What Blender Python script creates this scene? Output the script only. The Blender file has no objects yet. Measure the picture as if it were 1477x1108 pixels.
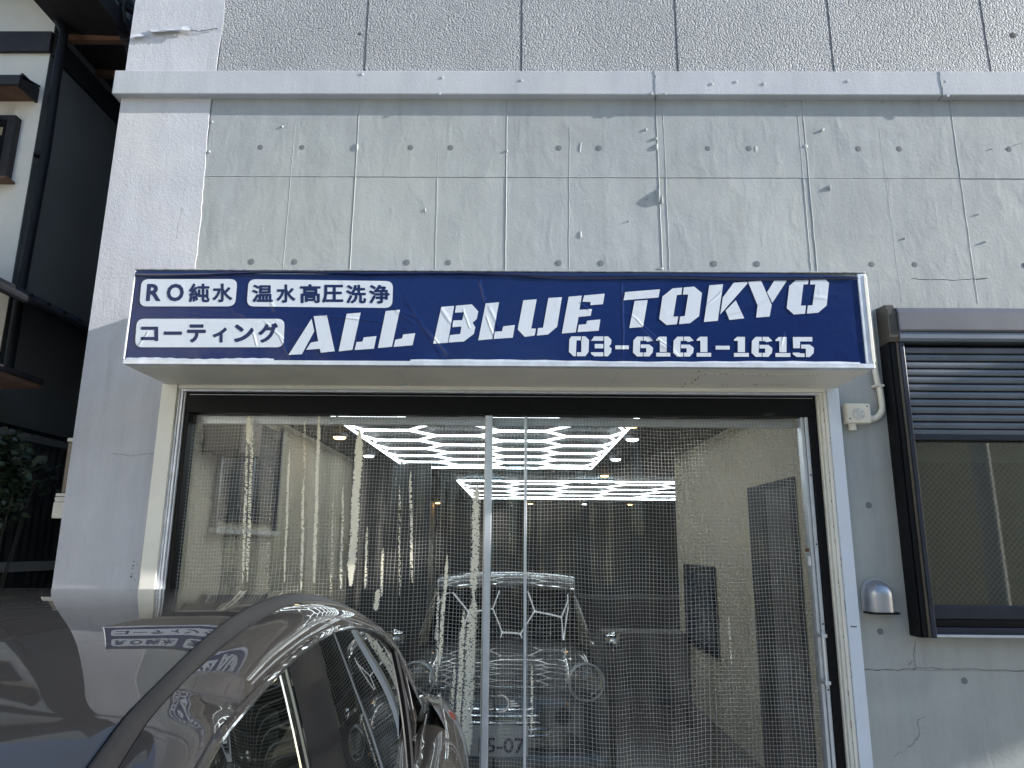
import bpy, bmesh, math, random
from mathutils import Vector, Matrix
from mathutils.geometry import tessellate_polygon
random.seed(7)
R = math.radians
S = bpy.context.scene
COL = S.collection

# ------------------------------------------------------------------ camera
BR = (0.99991, 0.00946, 0.00846)
BU = (-0.00617, -0.21906, 0.97569)
def norm(v):
    l = math.sqrt(sum(a*a for a in v)); return tuple(a/l for a in v)
p_, w_, r_ = R(12.65), R(-.65), R(.498)
Fv = Vector((math.sin(w_)*math.cos(p_), math.cos(w_)*math.cos(p_), math.sin(p_)))
Rv = Vector((math.cos(w_), -math.sin(w_), 0)); Uv = Rv.cross(Fv)
R2 = Rv*math.cos(r_) + Uv*math.sin(r_); U2 = -Rv*math.sin(r_) + Uv*math.cos(r_)
cam_d = bpy.data.cameras.new('camera'); cam = bpy.data.objects.new('camera', cam_d); COL.objects.link(cam)
M = Matrix((R2, U2, -Fv)).transposed().to_4x4(); M.translation = Vector((0, 0, 1.78))
cam.matrix_world = M
cam_d.sensor_width = 36; cam_d.lens = 1045/1477*36; cam_d.clip_end = 1500; cam_d.clip_start = .02
S.camera = cam
def ray(x, y): return R2*(x-738.5) + U2*(554-y) + Fv*1045.
def P(x, y, Y=4.0):
    d = ray(x, y); t = Y/d.y; return (d.x*t, 1.78+d.z*t)
def PX(x, y, X):
    d = ray(x, y); t = X/d.x; return (X, d.y*t, 1.78+d.z*t)

# ------------------------------------------------------------------ light
SUN = Vector((6, -1, 2.2)).normalized()
W = bpy.data.worlds.new("World"); S.world = W; W.use_nodes = True
nt = W.node_tree; nt.nodes.clear()
o_ = nt.nodes.new('ShaderNodeOutputWorld'); b_ = nt.nodes.new('ShaderNodeBackground'); s_ = nt.nodes.new('ShaderNodeTexSky')
s_.sky_type = 'NISHITA'; s_.sun_disc = False
s_.sun_elevation = math.asin(SUN.z); s_.sun_rotation = math.atan2(SUN.x, SUN.y)
s_.air_density = 1.0; s_.dust_density = .35; s_.ozone_density = 1.6
b_.inputs[1].default_value = .15
nt.links.new(s_.outputs[0], b_.inputs[0]); nt.links.new(b_.outputs[0], o_.inputs[0])
sd = bpy.data.lights.new('sun', 'SUN'); sd.energy = 5.0; sd.angle = R(.5); sd.color = (1, .965, .91)
so = bpy.data.objects.new('sun', sd); COL.objects.link(so)
so.rotation_euler = SUN.to_track_quat('Z', 'Y').to_euler(); so.location = (20, -5, 12)
S.view_settings.view_transform = 'Standard'; S.view_settings.look = 'None'
S.view_settings.gamma = 1; S.view_settings.use_curve_mapping = False
S.view_settings.exposure = 1.0
S.render.engine = 'CYCLES'
S.cycles.max_bounces = 10; S.cycles.transparent_max_bounces = 12
S.cycles.sample_clamp_indirect = 6; S.cycles.caustics_reflective = False; S.cycles.caustics_refractive = False

# ------------------------------------------------------------------ helpers
def empty(name, loc, label=None, cat=None, group=None):
    o = bpy.data.objects.new(name, None); COL.objects.link(o); o.location = loc; o.empty_display_size = .1
    if label: o['label'] = label
    if cat: o['category'] = cat
    if group: o['group'] = group
    return o
def tag(o, label=None, cat=None, group=None, kind=None):
    if label: o['label'] = label
    if cat: o['category'] = cat
    if group: o['group'] = group
    if kind: o['kind'] = kind
    return o
def link(name, me, mat, parent=None, local=False):
    o = bpy.data.objects.new(name, me); COL.objects.link(o)
    if mat: me.materials.append(mat) if not me.materials else None
    if parent:
        o.parent = parent
        if not local:
            root = parent
            while root.parent: root = root.parent
            if parent is root: o.matrix_parent_inverse = Matrix.Translation(-Vector(root.location))
    return o
class MB:
    def __init__(s): s.v = []; s.f = []
    def quad(s, *p):
        n = len(s.v); s.v += [tuple(q) for q in p]; s.f.append(tuple(range(n, n+len(p)))); return s
    def box(s, x0, x1, y0, y1, z0, z1):
        n = len(s.v)
        s.v += [(x0,y0,z0),(x1,y0,z0),(x1,y1,z0),(x0,y1,z0),(x0,y0,z1),(x1,y0,z1),(x1,y1,z1),(x0,y1,z1)]
        s.f += [tuple(n+i for i in q) for q in ((0,3,2,1),(4,5,6,7),(0,1,5,4),(1,2,6,5),(2,3,7,6),(3,0,4,7))]
        return s
    def prism(s, pts, axis, a, b):
        """polygon pts in the plane normal to axis, extruded a..b"""
        def mk(p, h):
            return {'x': (h, p[0], p[1]), 'y': (p[0], h, p[1]), 'z': (p[0], p[1], h)}[axis]
        n = len(s.v); k = len(pts)
        s.v += [mk(p, a) for p in pts] + [mk(p, b) for p in pts]
        s.f.append(tuple(n+i for i in range(k))[::-1]); s.f.append(tuple(n+k+i for i in range(k)))
        for i in range(k):
            j = (i+1) % k; s.f.append((n+i, n+j, n+k+j, n+k+i))
        return s
    def tube(s, path, r, n=8, cap=True):
        path = [Vector(p) for p in path]; rr = r if hasattr(r, '__len__') else [r]*len(path)
        base = len(s.v); up = Vector((0, 0, 1)); prev = None
        for i, p in enumerate(path):
            t = (path[min(i+1, len(path)-1)] - path[max(i-1, 0)]).normalized()
            if prev is None:
                a = t.cross(up if abs(t.z) < .95 else Vector((1, 0, 0))).normalized()
            else:
                a = (prev - t*prev.dot(t)).normalized()
            prev = a; b = t.cross(a)
            for k in range(n):
                th = 2*math.pi*k/n; s.v.append(tuple(p + (a*math.cos(th)+b*math.sin(th))*rr[i]))
        for i in range(len(path)-1):
            for k in range(n):
                s.f.append((base+i*n+k, base+i*n+(k+1) % n, base+(i+1)*n+(k+1) % n, base+(i+1)*n+k))
        if cap:
            s.f.append(tuple(base+k for k in range(n))[::-1]); s.f.append(tuple(base+(len(path)-1)*n+k for k in range(n)))
        return s
    def grid(s, rows, flip=False):
        base = len(s.v); m = len(rows[0])
        for r in rows: s.v += [tuple(p) for p in r]
        for i in range(len(rows)-1):
            for j in range(m-1):
                q = (base+i*m+j, base+i*m+j+1, base+(i+1)*m+j+1, base+(i+1)*m+j)
                s.f.append(q[::-1] if flip else q)
        return s
    def lathe(s, prof, c, axis=(0, -1, 0), n=20):
        ax = Vector(axis).normalized(); a = ax.orthogonal().normalized(); b = ax.cross(a)
        rows = []
        for (r, h) in prof:
            rows.append([Vector(c)+ax*h+(a*math.cos(2*math.pi*k/n)+b*math.sin(2*math.pi*k/n))*r for k in range(n+1)])
        return s.grid(rows)
    def build(s, name, mat, parent=None, smooth=False, bevel=0, local=False, weld=True):
        me = bpy.data.meshes.new(name); me.from_pydata(s.v, [], s.f)
        if smooth or weld:
            bm = bmesh.new(); bm.from_mesh(me); bmesh.ops.remove_doubles(bm, verts=bm.verts, dist=1e-5)
            bmesh.ops.recalc_face_normals(bm, faces=bm.faces); bm.to_mesh(me); bm.free()
        if smooth: me.shade_smooth() if hasattr(me, 'shade_smooth') else me.polygons.foreach_set('use_smooth', [True]*len(me.polygons))
        o = link(name, me, mat, parent, local)
        if smooth == 'auto':
            me.set_sharp_from_angle(angle=R(35))
        if bevel:
            m = o.modifiers.new('bevel', 'BEVEL'); m.width = bevel; m.segments = 2; m.limit_method = 'ANGLE'; m.angle_limit = R(40)
        return o
def box(name, x0, x1, y0, y1, z0, z1, mat, parent=None, bevel=0):
    return MB().box(min(x0,x1), max(x0,x1), min(y0,y1), max(y0,y1), min(z0,z1), max(z0,z1)).build(name, mat, parent, bevel=bevel, weld=False)

# ------------------------------------------------------------------ materials
class NT:
    def __init__(s, name):
        s.m = bpy.data.materials.new(name); s.m.use_nodes = True; s.t = s.m.node_tree; s.t.nodes.clear()
        s.out = s.t.nodes.new('ShaderNodeOutputMaterial'); s.bs = s.t.nodes.new('ShaderNodeBsdfPrincipled')
        s.t.links.new(s.bs.outputs[0], s.out.inputs[0]); s.tc = s.t.nodes.new('ShaderNodeTexCoord')
    def n(s, typ, **kw):
        nd = s.t.nodes.new('ShaderNode'+typ)
        for k, v in kw.items():
            if k.startswith('i_'): 
                key = k[2:]; nd.inputs[int(key) if key.isdigit() else key].default_value = v
            else: setattr(nd, k, v)
        return nd
    def l(s, a, b): s.t.links.new(a, b)
    def math(s, op, a, b=None, c=None, clamp=False):
        nd = s.n('Math', operation=op, use_clamp=clamp)
        for i, v in enumerate((a, b, c)):
            if v is None: continue
            if isinstance(v, (int, float)): nd.inputs[i].default_value = v
            else: s.l(v, nd.inputs[i])
        return nd.outputs[0]
    def noise(s, scale=5, detail=4, rough=.5, stretch=(1,1,1), dist=0, out=0):
        mp = s.n('Mapping'); mp.inputs['Scale'].default_value = stretch; s.l(s.tc.outputs['Object'], mp.inputs[0])
        nd = s.n('TexNoise'); nd.inputs['Scale'].default_value = scale; nd.inputs['Detail'].default_value = detail
        nd.inputs['Roughness'].default_value = rough; nd.inputs['Distortion'].default_value = dist
        s.l(mp.outputs[0], nd.inputs['Vector']); return nd.outputs[out]
    def ramp(s, fac, stops):
        nd = s.n('ValToRGB'); cr = nd.color_ramp
        while len(cr.elements) < len(stops): cr.elements.new(.5)
        for e, (p, c) in zip(cr.elements, stops):
            e.position = p; e.color = (c, c, c, 1) if isinstance(c, (int, float)) else (*c, 1)
        s.l(fac, nd.inputs[0]); return nd.outputs[0]
    def mix(s, fac, a, b, typ='MIX'):
        nd = s.n('MixRGB', blend_type=typ)
        for i, v in enumerate((fac, a, b)):
            if isinstance(v, (int, float)): nd.inputs[i].default_value = v if i == 0 else (v, v, v, 1)
            elif isinstance(v, tuple): nd.inputs[i].default_value = (*v, 1)
            else: s.l(v, nd.inputs[i])
        return nd.outputs[0]
    def color(s, c):
        if isinstance(c, tuple): s.bs.inputs['Base Color'].default_value = (*c, 1)
        else: s.l(c, s.bs.inputs['Base Color'])
    def set(s, **kw):
        for k, v in kw.items():
            k = k.replace('_', ' ')
            if isinstance(v, (int, float)): s.bs.inputs[k].default_value = v
            elif isinstance(v, tuple): s.bs.inputs[k].default_value = (*v, 1) if len(v) == 3 and 'Color' in k or len(v) == 3 and 'Tint' in k else v
            else: s.l(v, s.bs.inputs[k])
    def bump(s, h, strength=.5, dist=.01, prev=None):
        nd = s.n('Bump'); nd.inputs['Strength'].default_value = strength; nd.inputs['Distance'].default_value = dist
        s.l(h, nd.inputs['Height'])
        if prev is not None: s.l(prev, nd.inputs['Normal'])
        s.l(nd.outputs[0], s.bs.inputs['Normal']); return nd.outputs[0]
def plain(name, c, rough=.5, metal=0, var=.12, scale=8, bump=0, bscale=60, **kw):
    t = NT(name); n = t.noise(scale, 5, .6)
    c2 = tuple(a*(1-var) for a in c); c1 = tuple(min(1, a*(1+var)) for a in c)
    t.color(t.mix(t.ramp(n, [(.3, 0.), (.7, 1.)]), c2, c1))
    t.set(Roughness=rough, Metallic=metal, **kw)
    if bump: t.bump(t.noise(bscale, 3, .6), bump, .003)
    return t.m

def m_concrete(name, base, dark, dents=1.0, fine=1.0):
    t = NT(name)
    big = t.noise(1.3, 6, .62, dist=.6); mid = t.noise(7, 6, .65, (1, 1, .5)); streak = t.noise(5, 4, .6, (3, 3, .18))
    fac = t.math('ADD', t.math('MULTIPLY', big, .45), t.math('ADD', t.math('MULTIPLY', mid, .3), t.math('MULTIPLY', streak, .25)))
    c = t.mix(t.ramp(fac, [(.36, 0.), (.62, 1.)]), dark, base)
    sp = t.ramp(t.noise(140, 2, .6), [(.3, 0.), (.42, 1.)])
    c = t.mix(t.math('MULTIPLY', t.math('SUBTRACT', 1.0, sp), .22), c, tuple(a*.6 for a in dark))
    wp = t.ramp(t.noise(.9, 4, .6, (1, 1, .7), .5), [(.45, 0.), (.65, 1.)]); c = t.mix(t.math('MULTIPLY', wp, .35), c, (base[0]*1.12, base[1]*1.07, base[2]*.93))
    st = t.ramp(t.noise(2.3, 5, .7, (2.5, 1, .35), 1.0), [(.60, 0.), (.72, 1.)])
    c = t.mix(t.math('MULTIPLY', st, .35), c, (dark[0]*.8, dark[1]*.78, dark[2]*.68))
    t.color(c); t.set(Roughness=t.ramp(mid, [(.3, .55), (.7, .8)]))
    h1 = t.noise(2.6, 3, .5, (1, 1, .7), .8); b = t.bump(h1, .07*dents, .05)
    dent = t.ramp(t.noise(6, 2, .5, (1.6, 1, .8), .6), [(.50, 0.), (.80, 1.)])
    b = t.bump(dent, .12*dents, .006, b)
    b = t.bump(t.noise(55, 4, .7), .35*fine, .003, b); t.bump(t.noise(260, 2, .6), .3*fine, .0012, b)
    return t.m
M_conc = m_concrete('painted_concrete', (.385, .41, .415), (.27, .29, .295), 1.6, 1.2)
M_pil = m_concrete('pale_coating', (.57, .58, .62), (.44, .45, .485), .6, 2.4)
M_ledge = m_concrete('ledge_coating', (.50, .52, .56), (.40, .42, .45), .5, 1.6)
M_core = m_concrete('core_concrete', (.36, .38, .38), (.29, .30, .30), 0, 1)  # slightly darker concrete of the core behind the panel joints
def m_stucco():
    t = NT('rough_stucco'); v = t.n('TexVoronoi', feature='SMOOTH_F1'); v.inputs['Scale'].default_value = 92; v.inputs['Smoothness'].default_value = .25
    wn = t.noise(30, 3, .6, out=1); ad = t.n('VectorMath', operation='MULTIPLY_ADD'); t.l(wn, ad.inputs[0]); ad.inputs[1].default_value = (.02,)*3
    t.l(t.tc.outputs['Object'], ad.inputs[2]); t.l(ad.outputs[0], v.inputs['Vector'])
    h = t.math('SUBTRACT', 1.0, v.outputs[0]); n2 = t.noise(120, 3, .65)
    big = t.noise(1.5, 4, .6)
    t.color(t.mix(t.ramp(t.math('ADD', t.math('MULTIPLY', n2, .6), t.math('MULTIPLY', big, .4)), [(.35, 0.), (.62, 1.)]), (.28, .295, .31), (.39, .405, .42)))
    t.set(Roughness=.62)
    b = t.bump(h, 1.0, .012); t.bump(n2, .9, .006, b)
    return t.m
M_stucco = m_stucco()
M_white = plain('ivory_painted_metal', (.78, .77, .70), .38, var=.06, scale=3, bump=.15, bscale=90)
M_under = plain('sign_soffit_sheet', (.80, .77, .68), .5, var=.07, scale=2.2, bump=.12, bscale=30)
M_alu = plain('aluminium', (.62, .65, .70), .32, .75, var=.08, scale=20)
M_signframe = plain('sign_frame_metal', (.62, .66, .72), .4, .35, var=.15, scale=14, bump=.3, bscale=80)
M_black = plain('black_frame', (.005, .0055, .007), .5, var=.2, scale=12, Specular_IOR_Level=.15)
M_navyframe = plain('navy_black_frame', (.018, .024, .040), .32, .1, var=.2, scale=10)
M_bronze = plain('bronze_frame', (.085, .075, .062), .38, .4, var=.2, scale=8)
M_hood = plain('shutter_hood', (.12, .125, .14), .42, .35, var=.1, scale=4)
M_slat = plain('shutter_slat', (.125, .14, .165), .38, .45, var=.16, scale=5)
M_rubber = plain('black_rubber', (.015, .015, .016), .6, var=.2)
M_plastic = plain('ivory_plastic', (.62, .60, .52), .45, var=.07, scale=12)
M_vent = plain('vent_metal', (.42, .44, .48), .36, .75, var=.12, scale=9, bump=.1)
M_hole = plain('tie_hole_mortar', (.15, .165, .175), .85, var=.15, scale=50, bump=.3)
M_rust = plain('rust', (.14, .06, .03), .9, var=.4, scale=60)
M_crack = plain('crack_dirt', (.10, .10, .10), .9, var=.3, scale=40)

# ------------------------------------------------------------------ ground and street (setting)
def m_asphalt():
    t = NT('asphalt'); n = t.noise(3, 6, .6); f = t.noise(300, 2, .7)
    t.color(t.mix(t.ramp(t.math('ADD', t.math('MULTIPLY', n, .5), t.math('MULTIPLY', f, .5)), [(.3, 0.), (.7, 1.)]), (.045, .045, .046), (.085, .083, .08)))
    t.set(Roughness=.85); t.bump(f, .6, .006); return t.m
M_asph = m_asphalt()
M_slab = m_concrete('forecourt_concrete', (.37, .37, .36), (.29, .29, .28), .3, 1)
tag(MB().box(-400, 400, -400, 400, -.5, 0).build('ground', M_asph, weld=False), kind='structure')
tag(MB().box(-9, 6, -4.5, 3.98, .004, .02).build('forecourt', M_slab, weld=False), kind='structure')

# ------------------------------------------------------------------ the concrete garage building
BX0, BX1, BT = -2.49, 9.2, 9.3           # left edge, right edge, top
DX0, DX1, DZ1 = -1.955, 1.70, 2.655      # door opening
WX0, WX1, WZ0, WZ1 = 2.10, 4.30, 1.37, 3.00
bld = empty('garage_building', (0, 4.0, 0), 'grey concrete garage building with the blue sign over its wide glazed door', 'building')
def rect_minus(x0, x1, z0, z1, holes):
    """split rectangle minus axis-aligned holes into rectangles"""
    out = [(x0, x1, z0, z1)]
    for (a, b, c, d) in holes:
        nxt = []
        for (p, q, r, s) in out:
            if b <= p or a >= q or d <= r or c >= s: nxt.append((p, q, r, s)); continue
            if p < a: nxt.append((p, a, r, s))
            if q > b: nxt.append((b, q, r, s))
            m0, m1 = max(p, a), min(q, b)
            if r < c: nxt.append((m0, m1, r, c))
            if s > d: nxt.append((m0, m1, d, s))
        out = nxt
    return [o for o in out if o[1]-o[0] > .004 and o[3]-o[2] > .004]
HOLES = [(DX0, DX1, -1, DZ1), (WX0, WX1, WZ0, WZ1)]
core = MB()
for r in rect_minus(BX0+.01, BX1, 0, BT, HOLES): core.box(r[0], r[1], 4.006, 4.17, r[2], r[3])
core.box(BX0+.01, BX0+.16, 4.17, 20.6, 0, BT); core.box(BX1-.15, BX1, 4.17, 20.6, 0, BT)
core.box(BX0+.16, BX1-.15, 20.45, 20.6, 0, BT) 
core.build('wall_core', M_core, bld, weld=False)
box('side_wall', BX0, BX0+.01, 4.0, 20.6, 0, BT, M_pil, bld)
box('roof_slab', BX0-.05, BX1+.05, 3.95, 20.7, BT, BT+.25, M_ledge, bld)
# formwork-cast panels below the ledge
xs = [-1.925, -1.01, -.095, .825, 1.726, 2.632, 3.54, 4.45, 5.36, 6.27, 7.18, 8.09, BX1]
zs = [0, 1.174, 3.957, 4.487]
for i in range(len(xs)-1):
    for j in range(len(zs)-1):
        g = .0008
        rs = rect_minus(xs[i]+g, xs[i+1]-g, zs[j]+(g if j else 0), zs[j+1]-g, HOLES)
        if not rs: continue
        dy = random.uniform(-.0012, .0012)
        for r in rs: MB().box(r[0], r[1], 4.0+dy, 4.008, r[2], r[3]).build('concrete_panel', M_conc, bld, weld=False)
# left pilaster in a thicker pale coating
pm = MB()
pts = []
rng = random.Random(3)
zz = [0 + k*.05 for k in range(int(4.487/.05)+1)] + [4.487]
L = []
for z in zz: L.append((-1.928+.012*math.sin(z*3.1)*math.sin(z*1.3)+rng.uniform(-.003, .003)-.02*(z > 4.0)*0, z))
for k in range(len(zz)-1):
    if zz[k+1] < DZ1: a = b = DX0
    else: a, b = L[k][0], L[k+1][0]
    pm.quad((BX0-.006, 3.994, zz[k]), (a, 3.994, zz[k]), (b, 3.994, zz[k+1]), (BX0-.006, 3.994, zz[k+1]))
    pm.quad((a, 3.994, zz[k]), (a, 4.005, zz[k]), (b, 4.005, zz[k+1]), (b, 3.994, zz[k+1]))
    pm.quad((BX0-.006, 4.3, zz[k]), (BX0-.006, 3.994, zz[k]), (BX0-.006, 3.994, zz[k+1]), (BX0-.006, 4.3, zz[k+1]))
pm.build('pilaster', M_pil, bld)
pm = MB()
for k in range(24):
    z0, z1 = 4.655+k*.19, 4.655+(k+1)*.19
    if z1 > BT: break
    a = -1.918+.008*math.sin(z0*9); b = -1.918+.008*math.sin(z1*9)
    pm.quad((BX0-.006, 3.994, z0), (a, 3.994, z0), (b, 3.994, z1), (BX0-.006, 3.994, z1))
    pm.quad((a, 3.994, z0), (a, 4.005, z0), (b, 4.005, z1), (b, 3.994, z1))
    pm.quad((BX0-.006, 4.3, z0), (BX0-.006, 3.994, z0), (BX0-.006, 3.994, z1), (BX0-.006, 4.3, z1))
pm.build('pilaster', M_pil, bld)
# projecting ledge in lengths
for a, b in ((-2.532, .822), (.826, 2.566), (2.572, 5.4), (5.404, BX1)):
    dz = random.uniform(-.002, .002)
    mb = MB().box(a, b, 3.945, 4.006, 4.488+dz, 4.652+dz)
    if a < -2.5: mb.box(a, BX0+.004, 4.006, 9, 4.488+dz, 4.652+dz)
    mb.build('ledge_piece', M_ledge, bld, bevel=.006, weld=False)
for x in (.824, 2.569):
    mb = MB(); z = 4.484; prev = x
    for k in range(9):
        nx = x+random.uniform(-.006, .006)
        mb.box(min(prev, nx)-.004, max(prev, nx)+.004, 3.942, 3.946, z, z+.0188); prev = nx; z += .0188
    mb.build('sealant_joint', M_ledge, bld, weld=False)
# rough stucco panels above
ux = [-1.915, -.988, -.002, .976, 1.946, 2.916, 3.89, 4.86, 5.83, 6.8, 7.77, 8.6, BX1]
for i in range(len(ux)-1):
    for (z0, z1) in ((4.652, 6.3), (6.305, BT)):
        box('stucco_panel', ux[i]+.003, ux[i+1]-.003, 3.997, 4.008, z0, z1, M_stucco, bld)
for x in ux[1:-1]:
    box('panel_joint_strip', x-.0075, x-.0035, 3.9962, 4.0, 4.654, BT, M_hood, bld)
# tie holes
hm = MB().lathe([(.0178, -.001), (.0175, .0012), (.015, .0016), (0, .0010)], (0, 0, 0), n=14)
hole_me = None
hp = [(x, 4.155) for x in (-1.599, -1.343, -.679, -.433, .228, .473, 1.134, 1.383, 2.045, 2.292, 2.953, 3.2)] + \
     [(x, 3.408) for x in (-1.589, -1.334, -.67, -.425, .223, .471, 1.133, 1.384, 2.051, 2.301, 2.95, 3.2)] + \
     [P(1253, 729), (1.892, 1.363), (2.299, 1.125), (2.72, 1.12)]
for x, z in hp:
    if hole_me is None:
        o = hm.build('tie_hole', M_hole, bld, smooth='auto'); o.matrix_parent_inverse = Matrix.Identity(4); hole_me = o.data
    else:
        o = bpy.data.objects.new('tie_hole', hole_me); COL.objects.link(o); o.parent = bld
    o.location = (x, -.0005, z); s = random.uniform(.92, 1.1); o.scale = (s, 1, s)
# small leftovers on the render: lumps, clips, cast ridges
def blob(x, z, w, h, d, tilt=0, mat=None, name='render_lump'):
    bm = bmesh.new(); bmesh.ops.create_icosphere(bm, subdivisions=2, radius=1)
    for v in bm.verts:
        k = 1+random.uniform(-.18, .18); v.co = Vector((v.co.x*w*k, v.co.y*d, v.co.z*h*k))
    me = bpy.data.meshes.new(name); bm.to_mesh(me); bm.free(); me.shade_smooth()
    o = link(name, me, mat or M_conc, bld); o.matrix_parent_inverse = Matrix.Identity(4); o.location = (x, .001, z); o.rotation_euler = (0, tilt, 0)
def PB(px, py): return P(px, py, 3.997)
for (px, py, w, h, d, tl) in [(515,212,.008,.03,.010,0),(731,218,.008,.012,.01,0),(837,213,.006,.045,.005,.1),(837,338,.008,.026,.006,0),(947,212,.008,.022,.012,0),
        (950,283,.009,.050,.024,0),(955,288,.007,.032,.012,0),(933,287,.007,.007,.01,0),(1090,215,.014,.030,.004,0),(1162,211,.016,.018,.006,.4),(1186,188,.008,.02,.012,.9),
        (1197,271,.006,.018,.014,0),(1305,344,.007,.007,.01,0),(1411,309,.005,.005,.01,0),(1421,349,.006,.006,.012,0),(407,183,.010,.010,.01,0),(932,187,.006,.012,.01,.3),
        (946,200,.005,.012,.012,0),(907,319,.004,.005,.01,0),(953,388,.02,.008,.012,0),(1133,151,.014,.012,.012,0),(1273,148,.01,.005,.01,0),(1378,149,.02,.004,.012,0),
        (306,176,.006,.010,.01,0),(302,219,.007,.010,.012,0),(613,303,.006,.014,.006,.1),(1430,215,.004,.004,.01,0)]:
    x, z = PB(px, py); blob(x, z, w, h, d, tl)
for (px, py) in [(522,107),(638,112),(634,135),(752,116),(1027,121),(1102,121),(1223,117),(1364,117),(1367,138),(940,135),(960,135),(1062,118)]:
    x, z = P(px, py, 3.944)
    o = MB().lathe([(.011, 0), (.010, .004), (0, .006)], (x, 3.9455, z), n=8).build('fixing_plug', M_ledge, bld, smooth='auto')
# ridges and board marks (thin raised lines left by the formwork)
def ridge(pts, w, d, mat, name, y=3.9985):
    mb = MB(); n = len(pts)
    for k in range(n-1):
        (x0, z0), (x1, z1) = pts[k], pts[k+1]; dx, dz = x1-x0, z1-z0; l = math.hypot(dx, dz) or 1
        ox, oz = -dz/l*w/2, dx/l*w/2
        j = random.uniform(.7, 1.2)
        mb.quad((x0+ox, y+.001, z0+oz), (x0, y-d*j, z0), (x1, y-d*j, z1), (x1+ox, y+.001, z1+oz))
        mb.quad((x0, y-d*j, z0), (x0-ox, y+.001, z0-oz), (x1-ox, y+.001, z1-oz), (x1, y-d*j, z1))
    return mb.build(name, mat, bld, smooth=False, weld=False)
def jline(x0, z0, x1, z1, n, j=.003):
    return [(x0+(x1-x0)*k/n+random.uniform(-j, j), z0+(z1-z0)*k/n+random.uniform(-j, j)) for k in range(n+1)]
for x in (-1.01, -.095, .825, 1.726, 2.632):
    ridge(jline(x+.006, 3.17, x+.004, 4.486, 30, .0012), .006, .0013, M_conc, 'cast_ridge')
for x in (1.697, .872):
    ridge(jline(x, 3.17, x, 4.486, 30, .0015), .004, .0009, M_conc, 'cast_ridge')
for (x0, x1) in ((-1.92, 1.7), (1.7, 4.4)):
    ridge(jline(x0, 3.96, x1, 3.961, 60, .0015), .006, .0013, M_conc, 'cast_ridge')
for x in (-1.40, -.5, .28, 2.2):
    ridge(jline(x, 3.17, x+random.uniform(-.02, .02), 4.3, 24, .002), .003, .0002, M_conc, 'board_mark')
for (a, b) in (((1315,402),(1372,404)),((1372,404),(1425,401))):
    p, q = P(*a, 3.997), P(*b, 3.997); ridge(jline(*p, *q, 10, .003), .005, .0012, M_crack, 'stain_line')
# cracks as fine dark hairlines standing in the coating
def crack(pp, w=.003, y=3.9976, jn=7, j=.004, mat=None):
    pts = []
    for k in range(len(pp)-1):
        a, b = P(*pp[k], y), P(*pp[k+1], y); s = jline(*a, *b, jn, j); pts += s if not pts else s[1:]
    mb = MB()
    for k in range(len(pts)-1):
        (x0, z0), (x1, z1) = pts[k], pts[k+1]; ww = w*random.uniform(.4, 1.2)
        dx, dz = x1-x0, z1-z0; l = math.hypot(dx, dz) or 1; ox, oz = -dz/l*ww/2, dx/l*ww/2
        mb.quad((x0+ox, y, z0+oz), (x0-ox, y, z0-oz), (x1-ox, y, z1-oz), (x1+ox, y, z1+oz))
    mb.build('hairline_crack', mat or M_crack, bld, weld=False)
crack([(1240,966),(1290,967),(1315,965),(1330,963),(1380,965),(1477,968)], .0035)
crack([(1320,925),(1318,945),(1322,963),(1316,967)], .003); crack([(1310,960),(1316,954),(1321,962)], .002)
crack([(1335,1034),(1322,1040),(1328,1058),(1318,1072),(1308,1078)], .0025); crack([(1300,1084),(1290,1090)], .002)
crack([(262,300),(258,322),(254,345)], .0025, 3.984); crack([(160,655),(190,657),(225,653)], .002, 3.984)
crack([(1448,216),(1477,205)], .003)
for (px, py, w, h) in [(192,810,.004,.004),(191,816,.005,.004),(190,820,.004,.004),(196,815,.003,.003),(189,828,.004,.004),(188,832,.006,.006),(193,837,.003,.003),(1462,50,.03,.02),(519,48,.016,.014)]:
    x, z = P(px, py, 3.985 if px < 300 else 3.99)
    MB().lathe([(w, 0), (w*.6, .002), (0, .003)], (x, 3.9942 if px < 300 else 3.998, z), n=7).build('dirt_spot', M_crack, bld)
# peeled coating at top left
x0, z0 = P(190, 50, 3.98); 
mb = MB()
def pl(px, py, y): x, z = P(px, py, y); return (x, y, z)
top = [(216,42),(228,39),(240,42),(252,40),(262,38),(272,38)]; bot = [(218,46),(230,45),(242,43),(252,44),(263,43),(275,44)]
for k in range(5):
    mb.quad(pl(*top[k], 3.985), pl(*top[k+1], 3.985), pl(*bot[k+1], 3.962-.006*(k % 2)), pl(*bot[k], 3.960+.004*(k % 2)))
mb.build('peeling_flake', M_pil, bld, weld=False)
mb = MB().quad(pl(189,49,3.983), pl(208,49,3.984), pl(209,52,3.968), pl(189,54,3.965)).build('peeling_flake', M_pil, bld, weld=False)
mb = MB(); tb = [(219,47),(232,46),(245,45),(258,46),(270,45)]; bb = [(220,49),(232,49),(246,48),(258,50),(269,49)]
for k in range(4): mb.quad(pl(*tb[k], 3.984), pl(*tb[k+1], 3.984), pl(*bb[k+1], 3.984), pl(*bb[k], 3.984))
mb.build('bare_patch', M_conc, bld, weld=False)
crack([(272,44),(290,45),(314,41)], .009, 3.9845)

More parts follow.
